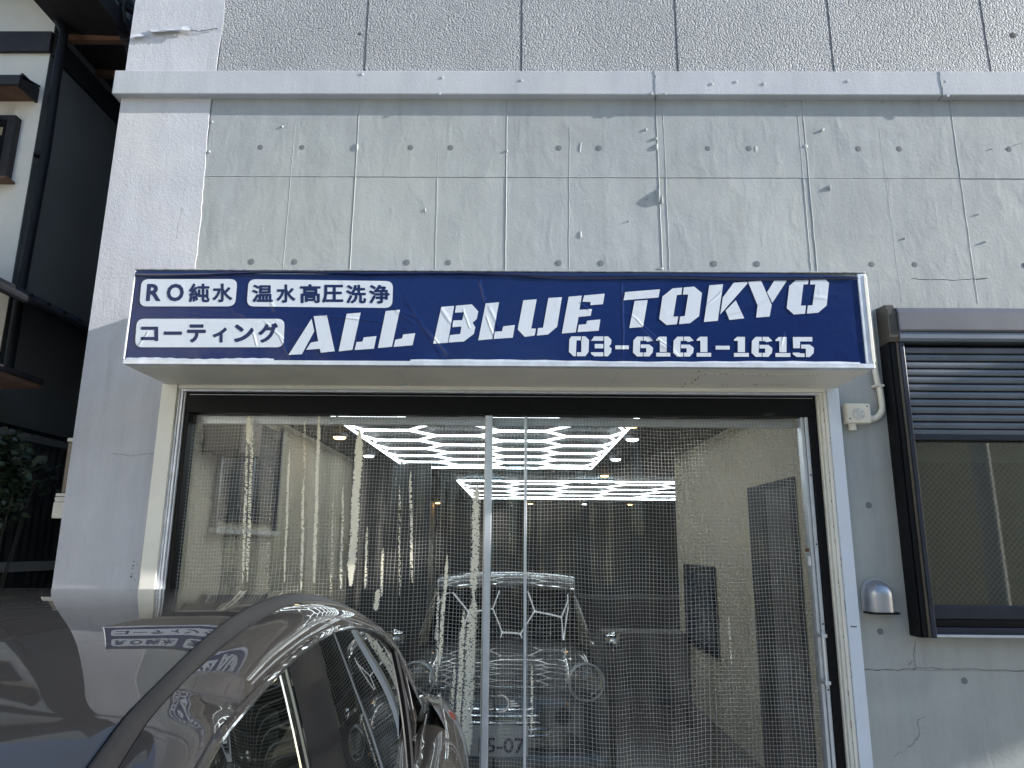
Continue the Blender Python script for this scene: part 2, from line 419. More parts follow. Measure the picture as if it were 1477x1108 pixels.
# cable cover on the corner
cc = empty('cable_cover', (-2.50, 4.05, 1.9), 'ivory capped brown cable cover down the left corner of the garage', 'cable cover')
a = P(103, 638, 4.05); b = P(96, 712, 4.05); c = P(88, 748, 4.05)
box('cover_strip', -2.545, -2.498, 4.03, 4.09, b[1], a[1], M_bronze, cc, .006)
box('end_cap', -2.55, -2.497, 4.026, 4.095, a[1], a[1]+.022, M_plastic, cc, .006)
mb = MB()
for k, (e, zt) in enumerate(((0, 0), (.003, .02), (0, .03))):
    mb.box(-2.566-e, -2.497, 4.02, 4.10, b[1]-.018-zt, b[1]-zt)
mb.box(-2.568, -2.497, 4.015, 4.10, c[1], b[1]-.048)
mb.build('lower_box', M_plastic, cc, bevel=.004, weld=False)

# ------------------------------------------------------------------ door surround and frame
df = empty('door_surround', (-.15, 4.0, 0), 'ivory painted metal surround and black frame of the wide garage entrance', 'door frame')
box('jamb', -2.012, -1.925, 3.955, 4.05, 0, 2.655, M_white, df, .003)
box('jamb', 1.705, 1.772, 3.955, 4.05, 0, 2.655, plain('blue_shade_ivory_metal', (.64, .70, .79), .38, var=.05, scale=3), df, .003)  # same jamb metal as the left; the bluish light is put into its colour
for (a, b, y) in ((-1.9245, -1.912, 3.972), (-1.911, -1.899, 3.978), (-1.898, -1.889, 3.99), (1.657, 1.668, 3.985), (1.669, 1.686, 3.972), (1.6865, 1.704, 3.962)):
    box('jamb_channel', a, b, y, 4.06, 0, 2.632, M_signframe if a < 0 else M_white, df, .0015)
box('head_rail', -1.925, 1.705, 3.965, 4.06, 2.6335, 2.6545, M_white, df, .002)
box('head_channel', -1.925, 1.705, 3.975, 4.06, 2.620, 2.633, M_signframe, df, .002)
box('black_header', -1.888, 1.656, 4.0, 4.10, 2.503, 2.619, M_black, df, .003)
box('header_lip', -1.870, 1.64, 3.996, 3.9995, 2.604, 2.606, M_alu, df)
box('black_post', -1.888, -1.862, 4.0, 4.10, 0, 2.5025, M_black, df, .003)
box('black_post', 1.612, 1.656, 4.0, 4.10, 0, 2.5025, M_black, df, .003)
for k in range(60):
    z = random.uniform(.8, 2.6); x = random.choice((1.7048, 1.6862)); 
    if k < 26: box('paint_chip', x-.0012, x+.0016, 3.9595 if x > 1.7 else 3.970, 3.975, z, z+random.uniform(.004, .03), M_rust, df)

# ------------------------------------------------------------------ sliding see-through curtain door
M_cfr = plain('anodised_rail', (.60, .64, .69), .35, .5, var=.08, scale=20)
cur = empty('mesh_curtain_door', (-.13, 4.07, 0), 'clear mesh-reinforced vinyl curtain door with aluminium posts in the garage entrance', 'curtain door')
def wave(x, z):
    sag = min(1, max(0, (2.5-z)/1.4))
    return .010*math.sin(x*9+1.2*math.sin(x*2.3)+.25*math.sin(z*1.3))*sag + .008*math.sin(x*21+z*.8)*sag + .006*math.sin(z*3.2+x*4)*sag + \
        .005*math.sin(x*47+.9*math.sin(z*2.1+x*3))*sag + .003*math.sin(z*14+5*math.sin(x*3))*sag*sag
def m_vinyl():
    t = NT('mesh_vinyl'); nt = t.t; nt.nodes.remove(t.bs)
    uv = t.n('UVMap', uv_map='UVMap'); sp = t.n('SeparateXYZ'); t.l(uv.outputs[0], sp.inputs[0])
    def line(c, w):
        f = t.math('FRACT', c); d = t.math('ABSOLUTE', t.math('SUBTRACT', f, .5)); return t.math('LESS_THAN', d, w)
    g = t.math('MAXIMUM', line(sp.outputs[0], .065), line(sp.outputs[1], .06))
    wear = t.ramp(t.noise(3, 4, .7), [(.3, .34), (.7, .74)])
    g = t.math('MULTIPLY', g, wear)
    tr = t.n('BsdfTransparent'); tr.inputs[0].default_value = (.92, .93, .91, 1)
    gl = t.n('BsdfGlossy'); gl.inputs[0].default_value = (1, 1, 1, 1); gl.inputs['Roughness'].default_value = .06
    bp = t.n('Bump'); bp.inputs['Strength'].default_value = .35; bp.inputs['Distance'].default_value = .004
    t.l(t.noise(26, 3, .6, (1.6, 1, .5)), bp.inputs['Height']); t.l(bp.outputs[0], gl.inputs['Normal'])
    fr = t.n('Fresnel'); fr.inputs[0].default_value = 1.5; t.l(bp.outputs[0], fr.inputs['Normal'])
    m1 = t.n('MixShader'); t.l(t.math('MULTIPLY', fr.outputs[0], .8, clamp=True), m1.inputs[0]); t.l(tr.outputs[0], m1.inputs[1]); t.l(gl.outputs[0], m1.inputs[2])
    # faint haze of the old vinyl
    df_ = t.n('BsdfDiffuse'); df_.inputs[0].default_value = (.70, .70, .62, 1)
    trl = t.n('BsdfTranslucent'); trl.inputs[0].default_value = (.75, .75, .68, 1)
    hz = t.n('MixShader'); hz.inputs[0].default_value = .4; t.l(df_.outputs[0], hz.inputs[1]); t.l(trl.outputs[0], hz.inputs[2])
    m2 = t.n('MixShader'); t.l(t.ramp(t.noise(2.2, 4, .6, (2, 1, .3)), [(.35, .002), (.75, .025)]), m2.inputs[0]); t.l(m1.outputs[0], m2.inputs[1]); t.l(hz.outputs[0], m2.inputs[2])
    th = t.n('BsdfDiffuse'); th.inputs[0].default_value = (.70, .70, .67, 1)
    tt = t.n('BsdfTranslucent'); tt.inputs[0].default_value = (.70, .70, .67, 1)
    tm = t.n('MixShader'); tm.inputs[0].default_value = .35; t.l(th.outputs[0], tm.inputs[1]); t.l(tt.outputs[0], tm.inputs[2])
    m3 = t.n('MixShader'); t.l(g, m3.inputs[0]); t.l(m2.outputs[0], m3.inputs[1]); t.l(tm.outputs[0], m3.inputs[2])
    t.l(m3.outputs[0], t.out.inputs[0]); return t.m
M_vinyl = m_vinyl()
PITCH = .0187
def sheet(x0, x1, z0, z1, yb, seed, name='vinyl_sheet'):
    nx, nz = int((x1-x0)/.011), 90; mb = MB(); rows = []; uvs = []
    for j in range(nz+1):
        z = z0+(z1-z0)*j/nz; row = []
        for i in range(nx+1):
            x = x0+(x1-x0)*i/nx; w = wave(x+seed, z)
            row.append((x+.3*w*0, yb+w, z))
            uvs.append(((x+.5*wave(x*1.3+seed, z))/PITCH+(.7*math.sin(x*9+z)*min(1, (2.5-z))), (z+.010*math.sin(x*3.1)*(2.5-z)+.004*math.sin(x*17))/(PITCH*1.05)))
        rows.append(row)
    mb.grid(rows); me = bpy.data.meshes.new(name); me.from_pydata(mb.v, [], mb.f); me.shade_smooth()
    ul = me.uv_layers.new(name='UVMap')
    for lp in me.loops: ul.data[lp.index].uv = uvs[lp.vertex_index]
    return link(name, me, M_vinyl, cur)
sheet(-1.862, -.19, .02, 2.502, 4.06, 0); sheet(-.152, 1.60, .02, 2.502, 4.06, 3.3)
def rail(name, x0, x1, y0, y1, z0, z1, m=None): return box(name, x0, x1, y0, y1, z0, z1, m or M_cfr, cur, .003)
rail('centre_post', -.189, -.153, 4.02, 4.10, .02, 2.502)
rail('post_lip', -.196, -.190, 4.03, 4.09, .02, 2.502, M_white)
rail('thin_post', .026, .042, 4.045, 4.085, .02, 2.502)
rail('closing_stile', 1.572, 1.590, 4.02, 4.08, .02, 2.502); rail('closing_stile', 1.5915, 1.611, 4.01, 4.08, .02, 2.502)
rail('top_track', -1.861, 1.571, 4.10, 4.13, 2.455, 2.502)
for py in (585+100, 785, 900, 995):
    x, z = P(1160 if py < 800 else 1181, py, 4.01)
    MB().lathe([(.005, 0), (.004, .003), (0, .003)], (1.601, 4.009, z), n=8).build('screw', M_rubber, cur)
# pull handle
hz0, hz1 = P(1181, 917, 3.97)[1], P(1187, 985, 3.97)[1]
h = MB().tube([(1.575, 3.965, hz0+.012), (1.575, 3.965, hz1-.012)], .0065, 10).build('pull_handle', M_alu, cur, smooth='auto')
for z in (hz0, hz1): box('handle_foot', 1.567, 1.597, 3.957, 4.012, z-.009, z+.009, M_alu, cur, .003)
x, z = P(1163, 808, 4.0); box('latch', 1.545, 1.560, 4.0, 4.03, z-.03, z+.02, M_alu, cur, .003)
box('latch', 1.546, 1.558, 4.0, 4.03, z+.045, z+.062, M_rust, cur, .002)
# bright fold reflections painted as cream cells laid just in front of the vinyl
M_glint = plain('painted_glint', (.93, .88, .72), .45, var=.08, scale=30)
GLINTS = [(358,600,640,.030,.9,0),(356,640,840,.016,.75,-6),(364,600,840,.018,.7,-8),(417,648,840,.013,.95,-8),(440,600,690,.014,.5,-2),(437,690,850,.016,.9,-4),(460,600,840,.020,.95,-8),
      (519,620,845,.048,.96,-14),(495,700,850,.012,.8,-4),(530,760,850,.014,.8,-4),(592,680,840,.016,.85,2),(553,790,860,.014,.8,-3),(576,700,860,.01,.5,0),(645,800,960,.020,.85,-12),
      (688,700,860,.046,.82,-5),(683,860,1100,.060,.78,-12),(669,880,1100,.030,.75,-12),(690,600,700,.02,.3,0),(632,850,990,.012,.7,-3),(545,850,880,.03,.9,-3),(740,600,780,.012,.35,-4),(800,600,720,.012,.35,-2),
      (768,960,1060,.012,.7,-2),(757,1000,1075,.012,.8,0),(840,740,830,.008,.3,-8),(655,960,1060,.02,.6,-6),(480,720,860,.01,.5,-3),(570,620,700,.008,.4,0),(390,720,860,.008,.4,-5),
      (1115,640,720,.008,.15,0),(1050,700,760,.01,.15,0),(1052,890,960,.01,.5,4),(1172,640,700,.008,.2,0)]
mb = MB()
for (px, y0, y1, w, dens, dx) in GLINTS:
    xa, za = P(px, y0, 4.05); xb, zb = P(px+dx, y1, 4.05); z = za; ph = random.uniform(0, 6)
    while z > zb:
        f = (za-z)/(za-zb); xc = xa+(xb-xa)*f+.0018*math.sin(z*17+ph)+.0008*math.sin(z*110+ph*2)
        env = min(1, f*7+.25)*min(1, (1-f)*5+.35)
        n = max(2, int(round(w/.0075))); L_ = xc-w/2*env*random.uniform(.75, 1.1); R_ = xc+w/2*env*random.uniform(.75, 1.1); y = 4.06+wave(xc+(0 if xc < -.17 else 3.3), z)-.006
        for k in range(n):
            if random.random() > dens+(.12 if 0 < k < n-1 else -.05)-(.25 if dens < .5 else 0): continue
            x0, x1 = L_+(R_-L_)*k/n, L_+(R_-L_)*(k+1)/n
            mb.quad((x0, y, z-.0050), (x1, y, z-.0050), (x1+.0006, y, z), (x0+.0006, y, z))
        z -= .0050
tag(mb.build('painted_streak', M_glint, cur, weld=False), kind='stuff')

# ------------------------------------------------------------------ garage interior
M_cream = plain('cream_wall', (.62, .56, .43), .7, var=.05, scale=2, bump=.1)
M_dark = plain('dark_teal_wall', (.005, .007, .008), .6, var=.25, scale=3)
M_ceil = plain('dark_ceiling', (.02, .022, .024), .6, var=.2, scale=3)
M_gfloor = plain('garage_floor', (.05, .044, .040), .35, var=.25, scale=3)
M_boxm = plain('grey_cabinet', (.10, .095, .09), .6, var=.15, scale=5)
rm = empty('garage_interior', (0, 12, 0), 'cream and dark walled room seen through the mesh curtain', 'room')
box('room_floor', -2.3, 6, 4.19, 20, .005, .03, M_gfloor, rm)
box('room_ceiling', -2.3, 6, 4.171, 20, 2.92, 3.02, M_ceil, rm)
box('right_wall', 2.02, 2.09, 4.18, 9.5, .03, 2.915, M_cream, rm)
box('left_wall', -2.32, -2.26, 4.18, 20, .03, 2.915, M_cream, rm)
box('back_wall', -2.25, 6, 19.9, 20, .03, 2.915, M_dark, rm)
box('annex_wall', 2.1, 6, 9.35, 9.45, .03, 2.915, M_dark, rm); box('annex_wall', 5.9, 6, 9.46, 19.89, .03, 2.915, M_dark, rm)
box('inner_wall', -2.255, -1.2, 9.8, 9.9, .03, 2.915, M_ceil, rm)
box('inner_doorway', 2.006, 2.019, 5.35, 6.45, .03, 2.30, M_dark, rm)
box('door_leaf', 1.995, 2.0055, 5.42, 5.95, .06, 2.24, M_boxm, rm, .004)
t = empty('wall_cupboard', (-2.0, 5.2, 2.3), 'brown cupboard hung high on the left wall behind the curtain', 'cupboard')
x, z = P(318, 620, 5.3); box('cupboard_body', -2.25, -1.98, 5.1, 5.5, 2.42, 2.85, plain('brown_board', (.17, .12, .08), .6), t, .01)
box('cupboard_door', -2.23, -2.0, 5.08, 5.099, 2.44, 2.83, plain('brown_door', (.22, .16, .10), .5), t, .005)
t = empty('interior_window', (-2.2, 5.8, 2.2), 'dark interior window high on the left wall behind the curtain', 'window')
box('glass', -2.24, -2.232, 5.4, 6.7, 1.95, 2.8, M_black, t); 
for (a, b, c, d) in ((5.36, 5.4, 1.9, 2.85), (6.7, 6.74, 1.9, 2.85), (6.02, 6.06, 1.95, 2.8)): box('frame', -2.25, -2.215, a, b, c, d, M_hood, t)
box('sill', -2.25, -2.19, 5.33, 6.78, 1.86, 1.898, M_white, t)
t = empty('framed_picture', (2.0, 8.3, 1.0), 'dark framed picture on the cream right wall of the garage', 'picture')
box('frame', 1.985, 2.015, 7.68, 9.05, .70, 1.60, M_black, t, .01); box('canvas', 1.980, 1.9845, 7.76, 8.97, .78, 1.52, plain('dark_print', (.03, .045, .07), .3), t)
t = empty('storage_cabinet', (.9, 9.5, 0), 'low grey cabinet at the back right of the garage', 'cabinet')
box('carcass', 1.0, 1.98, 9.0, 9.48, .04, .80, M_boxm, t, .01); box('cabinet_door', 1.03, 1.48, 8.98, 8.999, .08, .76, M_boxm, t, .004); box('cabinet_door', 1.5, 1.95, 8.98, 8.999, .08, .76, M_boxm, t, .004)
t = empty('work_counter', (1.9, 17, 0), 'long brown counter across the back of the garage', 'counter')
box('counter_front', .8, 5.8, 16.2, 16.9, .04, .7, plain('brown_counter', (.04, .034, .03), .6), t, .01); box('counter_top', .75, 5.85, 16.15, 16.95, .701, .75, M_boxm, t, .01)
def m_emit(name, c, s):
    t = NT(name); t.color(c); t.bs.inputs['Emission Color'].default_value = (*c, 1); t.bs.inputs['Emission Strength'].default_value = s; return t.m
M_led = m_emit('led_tube', (.86, .95, 1.0), 2.8); M_warm = m_emit('warm_lamp', (1, .60, .20), 6.0); M_cool = m_emit('cool_lamp', (.95, .97, 1.0), 5.0)
def hexgrid(x0, x1, y0, y1, nx, ny, label):
    t = empty('hexagon_light', ((x0+x1)/2, (y0+y1)/2, 2.86), label, 'ceiling light')
    sx = (x1-x0)/nx; sy = (y1-y0)/ny; segs = set(); z = 2.87
    # elongated hexagons, columns offset by half a cell
    for i in range(nx):
        for j in range(ny+(i % 2 == 0)*0):
            cx = x0+(i+.5)*sx; cy = y0+(j+.5)*sy+(.5*sy if i % 2 else 0)
            if cy+.5*sy > y1+.01: continue
            a, b = sx*.34, sx*.66
            pts = [(cx-a, cy-sy/2), (cx+a, cy-sy/2), (cx+b, cy), (cx+a, cy+sy/2), (cx-a, cy+sy/2), (cx-b, cy)]
            pts = [(min(max(px, x0), x1), py) for px, py in pts]
            for k in range(6):
                p, q = pts[k], pts[(k+1) % 6]; key = tuple(sorted(((round(p[0], 2), round(p[1], 2)), (round(q[0], 2), round(q[1], 2)))))
                segs.add(key)
    for e in (((x0, y0), (x1, y0)), ((x0, y1), (x1, y1)), ((x0, y0), (x0, y1)), ((x1, y0), (x1, y1))): segs.add(e)
    for (p, q) in sorted(segs):
        if math.dist(p, q) < .05: continue
        MB().tube([(*p, z), (*q, z)], .0125, 6).build('led_tube', M_led, t, smooth='auto')
hexgrid(-1.62, 1.02, 4.9, 10.3, 4, 8, 'nearer honeycomb LED ceiling light above the parked car')
hexgrid(-1.06, 3.6, 12.4, 17.0, 5, 4, 'farther honeycomb LED ceiling light near the dark back wall')
dl = [((490,629),1),((550,678),1),((625,730),1),((765,738),1),((843,736),0),((909,734),1),((912,632),0),((888,661),0),((872,685),1),((570,696),0),((857,694),0),((532,656),0),((911,612),1)]
names = {0: 'white', 1: 'amber'}
for k, ((px, py), wm) in enumerate(dl):
    d = ray(px, py); tt = (2.9-1.78)/d.z; x, y = d.x*tt, d.y*tt
    if y > 19.3: y = 19.3; x = d.x*19.3/d.y
    x = max(-2.15, x)
    nm = ['small amber downlight at the left front of the dark ceiling', 'small amber downlight left of the nearer honeycomb light', 'amber downlight far back left of the second honeycomb light',
          'bright amber downlight far back beside the thin curtain post', 'bright white downlight far back between two amber ones', 'amber downlight far back right under the second honeycomb light',
          'white downlight at the right front of the dark ceiling', 'white downlight right of the nearer honeycomb light', 'amber downlight just behind the right corner of the nearer honeycomb light',
          'broad white downlight on the left before the second honeycomb light', 'faint white downlight close behind an amber one on the right', 'tiny white downlight beside the left edge of the nearer honeycomb light', 'faint amber downlight high at the right front of the ceiling'][k]
    t = empty('downlight', (x, y, 2.9), nm, 'downlight', 'downlights in the garage ceiling')
    MB().lathe([(0, -.02), (.055, -.015), (.065, .0), (.065, .04)], (x, y, 2.885), (0, 0, 1), 12).build('bulb', M_warm if wm else M_cool, t, smooth='auto')
    MB().lathe([(.067, -.004), (.085, -.004), (.088, .03)], (x, y, 2.89), (0, 0, 1), 12).build('trim_ring', M_hood, t, smooth='auto')

# ------------------------------------------------------------------ shop sign
SY = 3.49
M_trimg = plain('weathered_trim', (.34, .36, .38), .55, .2, var=.35, scale=25, bump=.3)
sg = empty('shop_sign', (-.12, 4.0, 2.66), 'long navy blue box sign with white stencil lettering above the garage entrance', 'sign')
CREASES = [((583,428),(640,520)),((690,400),(700,440)),((400,478),(422,522)),((563,440),(600,470)),((608,466),(652,520)),((668,443),(678,476)),((704,438),(720,480)),((700,455),(712,488)),
           ((906,452),(1000,530)),((918,470),(985,520)),((896,392),(899,525)),((455,452),(560,466)),((575,448),(612,462)),((1040,460),(1130,425)),((1018,440),(1045,418)),
           ((1170,428),(1195,431)),((365,478),(372,500)),((380,462),(415,495)),((387,430),(396,450)),((200,500),(215,478)),((1125,500),(1132,478)),((635,440),(655,470)),((835,435),(850,448))]
def crease_nodes(t, strength=1.0):
    sp = t.n('SeparateXYZ'); t.l(t.tc.outputs['Object'], sp.inputs[0]); X, Z = sp.outputs[0], sp.outputs[2]
    wob = t.math('MULTIPLY', t.math('SUBTRACT', t.noise(7, 2, .5), .5), .03)
    tot = None
    for k, (a, b) in enumerate(CREASES):
        (x0, z0), (x1, z1) = P(*a, SY), P(*b, SY); dx, dz = x1-x0, z1-z0; l = math.hypot(dx, dz); ux, uz = dx/l, dz/l
        # u along, v across
        xm = t.math('SUBTRACT', X, x0); zm = t.math('SUBTRACT', Z, z0)
        u = t.math('ADD', t.math('MULTIPLY', xm, ux/l), t.math('MULTIPLY', zm, uz/l))
        v = t.math('ADD', t.math('ADD', t.math('MULTIPLY', xm, -uz), t.math('MULTIPLY', zm, ux)), wob)
        w = (.008 if k % 3 else .014)
        pr = t.math('SUBTRACT', 1.0, t.math('MULTIPLY', t.math('ABSOLUTE', v), 1/w), clamp=True)
        env = t.math('MULTIPLY', t.math('MULTIPLY', u, t.math('SUBTRACT', 1.0, u)), 6, clamp=True)
        env = t.math('MULTIPLY', env, t.math('GREATER_THAN', u, 0)); 
        q = t.math('MULTIPLY', t.math('MULTIPLY', pr, env), (.6, 1., .75)[k % 3])
        tot = q if tot is None else t.math('MAXIMUM', tot, q)
    b = t.bump(t.noise(2.3, 3, .55, (.7, 1, 1.6), .8), .22*strength, .02)
    b = t.bump(t.ramp(t.noise(9, 3, .6, (1.2, 1, 1), 1.6), [(.52, 0.), (.72, 1.)]), .14*strength, .004, b)
    t.bump(tot, .55*strength, .005, b)
def m_vin(name, c, c2, rough, coat=0):
    t = NT(name); t.color(t.mix(t.ramp(t.noise(2.5, 4, .6), [(.3, 0.), (.7, 1.)]), c, c2)); t.set(Roughness=rough, Coat_Weight=coat, Coat_Roughness=.08, Specular_IOR_Level=.32)
    crease_nodes(t); return t.m
M_navy = m_vin('navy_vinyl', (.0045, .017, .092), (.006, .021, .105), .22, 0)
M_wv = m_vin('white_vinyl', (.56, .62, .70), (.60, .65, .72), .35, 0)
def sq(px, py, y=SY): x, z = P(px, py, y); return (x, y, z)
TL, TR, BR_, BL_ = P(193, 387, SY), P(1254, 391, SY), P(1254, 528, SY), P(181, 523, SY)
sx0, sx1, sz0, sz1 = -1.985, 1.752, 2.655, 3.158
def face_y(x, z):
    e = min(1, max(0, min(x-sx0, sx1-x)*5)); 
    ez = min(1, max(0, min(z-sz0, sz1-z)*9))
    edge = (1-ez)*(.004*math.sin(x*11+2*math.sin(x*3))+.003*math.sin(x*29))
    return SY + .0028 - .0018*ez*e*(.5+.5*math.sin(x*2.1+z*3)) + edge*(1-ez)*.5
rows = []; nx, nz = 240, 24
for j in range(nz+1):
    row = []
    for i in range(nx+1):
        x = sx0+.012+(sx1-sx0-.055 - .0)*i/nx
        lo = sz0+.020+.006*math.sin(x*2.6)*(x > -1.2)+.004*math.sin(x*7); hi = sz1-.018-.006*abs(math.sin(x*1.4+.4))-(.020*max(0, (x-1.2)/.5)**2)
        z = lo+(hi-lo)*j/nz; row.append((x, face_y(x, z), z))
    rows.append(row)
MB().grid(rows).build('vinyl_face', M_navy, sg, smooth=True)
box('backing_sheet', sx0+.006, sx1-.006, SY+.018, SY+.03, sz0+.006, sz1-.006, M_signframe, sg)
box('bottom_trim', sx0, sx1, SY-.004, SY+.04, sz0-.002, sz0+.022, M_signframe, sg, .003)
box('top_trim', sx0, sx1, SY-.003, SY+.04, sz1-.006, sz1+.004, M_trimg, sg, .003)
box('left_trim', sx0-.002, sx0+.006, SY-.003, SY+.04, sz0+.0225, sz1-.0105, M_signframe, sg, .002)
box('right_trim', sx1-.042, sx1, SY-.003, SY+.04, sz0+.0225, sz1-.0105, M_signframe, sg, .003)
box('right_trim_edge', sx1-.012, sx1+.004, SY-.006, SY-.0032, sz0+.03, sz1-.02, M_white, sg, .001)
box('side_sheet', sx0-.001, sx0+.006, SY+.0405, 3.985, sz0+.0005, sz1, M_under, sg)
box('side_sheet', sx1-.006, sx1+.001, SY+.0405, 3.999, sz0+.0005, sz1, M_signframe, sg)
box('top_sheet', sx0, sx1, SY+.0405, 3.985, sz1-.002, sz1+.004, M_signframe, sg)
for a, b in ((sx0+.001, -.620), (-.6185, .5), (.5015, sx1-.001)):
    box('soffit_sheet', a, b, SY+.0405, 3.984, sz0-.002, sz0+.004, M_under, sg, .001)
box('access_hatch', .93, 1.52, 3.62, 3.86, sz0-.0045, sz0-.0022, M_under, sg, .001)
for k in range(46):
    s = random.random(); x, y = random.choice([(.93+.59*s, 3.86), (.93, 3.62+.24*s), (.93+.59*s, 3.62), (.90, 3.55+.4*s)])
    r = random.uniform(.002, .006); MB().lathe([(r, 0), (r*.5, .0012), (0, .0015)], (x+random.uniform(-.004, .004), y+random.uniform(-.004, .004), sz0-.0045), (0, 0, -1), 6).build('rust_speck', M_rust, sg)
for (x, y) in [(-1.93, 3.58), (-1.93, 3.92), (-1.2, 3.93), (-.63, 3.93), (-.63, 3.56), (.1, 3.92), (.49, 3.56), (.49, 3.93), (1.1, 3.93), (1.6, 3.93), (-.2, 3.56), (1.68, 3.57)]:
    MB().lathe([(.005, 0), (.004, .003), (0, .004)], (x, y, sz0-.002), (0, 0, -1), 8).build('rivet', M_alu, sg, smooth='auto')
# bare torn lower edge where the vinyl stops short
for (a, b) in ((181, 395), (592, 1240)):
    mb = MB()
    n = 40
    for k in range(n):
        xa = P(a+(b-a)*k/n, 520, SY)[0]; xb = P(a+(b-a)*(k+1)/n, 520, SY)[0]
        h0 = sz0+.030+.003*math.sin(k*.23)+.0015*math.sin(k*1.7); h1 = sz0+.030+.003*math.sin((k+1)*.23)+.0015*math.sin((k+1)*1.7)
        mb.quad((xa, SY-.0045, sz0+.019), (xb, SY-.0045, sz0+.019), (xb, SY+.0008, h1), (xa, SY+.0008, h0))
    mb.build('torn_edge', M_signframe, sg, weld=False)
# fold of vinyl hanging loose along the top edge
M_navy2 = m_vin('navy_vinyl_fold', (.006, .016, .07), (.008, .02, .08), .22, .6)
rows = []
for j in range(5):
    row = []
    for i in range(161):
        x = sx0+.012+(sx1-sx0-.06)*i/160; f = j/4; hh = .024+.012*math.sin(x*1.9)+.006*math.sin(x*6.3)
        row.append((x, SY-.001-.009*math.sin(f*math.pi)-.0015*math.sin(x*23)*f, sz1-.011-hh*f-(.012*max(0, (x-1.2)/.5)**2)))
    rows.append(row)
MB().grid(rows).build('vinyl_fold', M_navy2, sg, smooth=True)

FY = SY+.0004
def polys_mesh(polys, name, mat, conv, thick=.0004):
    """flat cut vinyl: polygons (pixel space -> plane by conv), thin extrusion"""
    vs, fs = [], []
    for pl_ in polys:
        q = [Vector(conv(p)) for p in pl_]; n0 = len(vs); k = len(q)
        tri = tessellate_polygon([[Vector((v.x, v.z, 0)) for v in q]])
        vs += [tuple(v-Vector((0, thick, 0))) for v in q]+[tuple(v) for v in q]
        for t3 in tri:
            a3, b3, c3 = (q[i] for i in t3); up = (b3.x-a3.x)*(c3.z-a3.z)-(b3.z-a3.z)*(c3.x-a3.x)
            fs.append(tuple(n0+i for i in (t3 if up > 0 else t3[::-1])))
        for i in range(k):
            j = (i+1) % k; fs.append((n0+i, n0+j, n0+k+j, n0+k+i))
    me = bpy.data.meshes.new(name); me.from_pydata(vs, [], fs)
    return link(name, me, mat, sg)
def cv(ox, oy, s):
    def f(p, y=FY):
        x, z = P(ox+p[0]/s, oy+p[1]/s, y); return (x, y, z)
    return f
c2, c3, c4 = cv(400, 380, 4.616), cv(700, 380, 4.923), cv(980, 380, 4.923)
LET = [
 ('letter_a', c2, [[(228,368),(246,452),(163,605),(75,609)], [(242,352),(330,346),(382,585),(290,595),(282,568),(192,576),(222,528),(273,518)]]),
 ('letter_l', c2, [[(462,336),(555,328),(500,576),(408,586)], [(576,493),(660,484),(643,568),(515,577),(527,524),(567,521)]]),
 ('letter_l', c2, [[(722,317),(816,309),(763,555),(670,564)], [(838,473),(918,465),(900,545),(775,556),(786,508),(831,500)]]),
 ('letter_b', c2, [[(1092,290),(1177,283),(1135,528),(1038,535)], [(1190,282),(1295,273),(1338,320),(1328,370),(1300,395),(1318,425),(1308,470),(1242,520),(1140,527),(1150,478),(1218,470),(1226,420),(1165,425),(1172,380),(1232,378),(1243,325),(1183,328)]]),
 ('letter_l', c3, [[(3,284),(97,276),(50,537),(-50,546)], [(128,447),(210,438),(195,527),(60,537),(68,485),(118,482)]]),
 ('letter_u', c3, [[(270,262),(365,255),(326,463),(360,463),(350,512),(280,522),(230,470)], [(448,246),(544,240),(510,450),(445,505),(366,513),(374,460),(410,457)]]),
 ('letter_e', c3, [[(592,237),(685,229),(668,330),(758,324),(748,372),(662,380),(642,490),(543,498)], [(702,228),(847,215),(835,290),(746,297),(748,275),(690,272)], [(723,407),(817,398),(805,478),(655,488),(664,436),(715,432)]]),
 ('letter_t', c3, [[(993,204),(1240,184),(1230,242),(982,262)], [(1060,267),(1153,260),(1120,452),(1023,459)]]),
 ('letter_o', c3, [[(1330,178),(1398,172),(1392,222),(1360,225),(1335,378),(1370,378),(1360,432),(1287,438),(1235,395),(1258,235)], [(1410,171),(1483,165),(1538,210),(1518,375),(1453,425),(1376,432),(1383,378),(1417,374),(1441,220),(1403,222)]]),
 ('letter_k', c4, [[(212,156),(310,148),(272,408),(174,416)], [(308,242),(385,138),(478,131),(483,143),(290,363)], [(400,262),(460,390),(355,402),(328,335)]]),
 ('letter_y', c4, [[(487,131),(580,123),(655,295),(640,378),(545,385),(555,298)], [(678,115),(772,108),(660,280),(622,205)]]),
 ('letter_o', c4, [[(845,103),(918,97),(912,148),(880,150),(862,300),(898,300),(892,357),(812,363),(762,318),(780,160)], [(932,96),(1012,92),(1062,138),(1045,300),(985,350),(905,357),(912,300),(945,297),(965,150),(928,150)]]),
]
for nm, c, pp in LET: polys_mesh(pp, nm, M_wv, c)
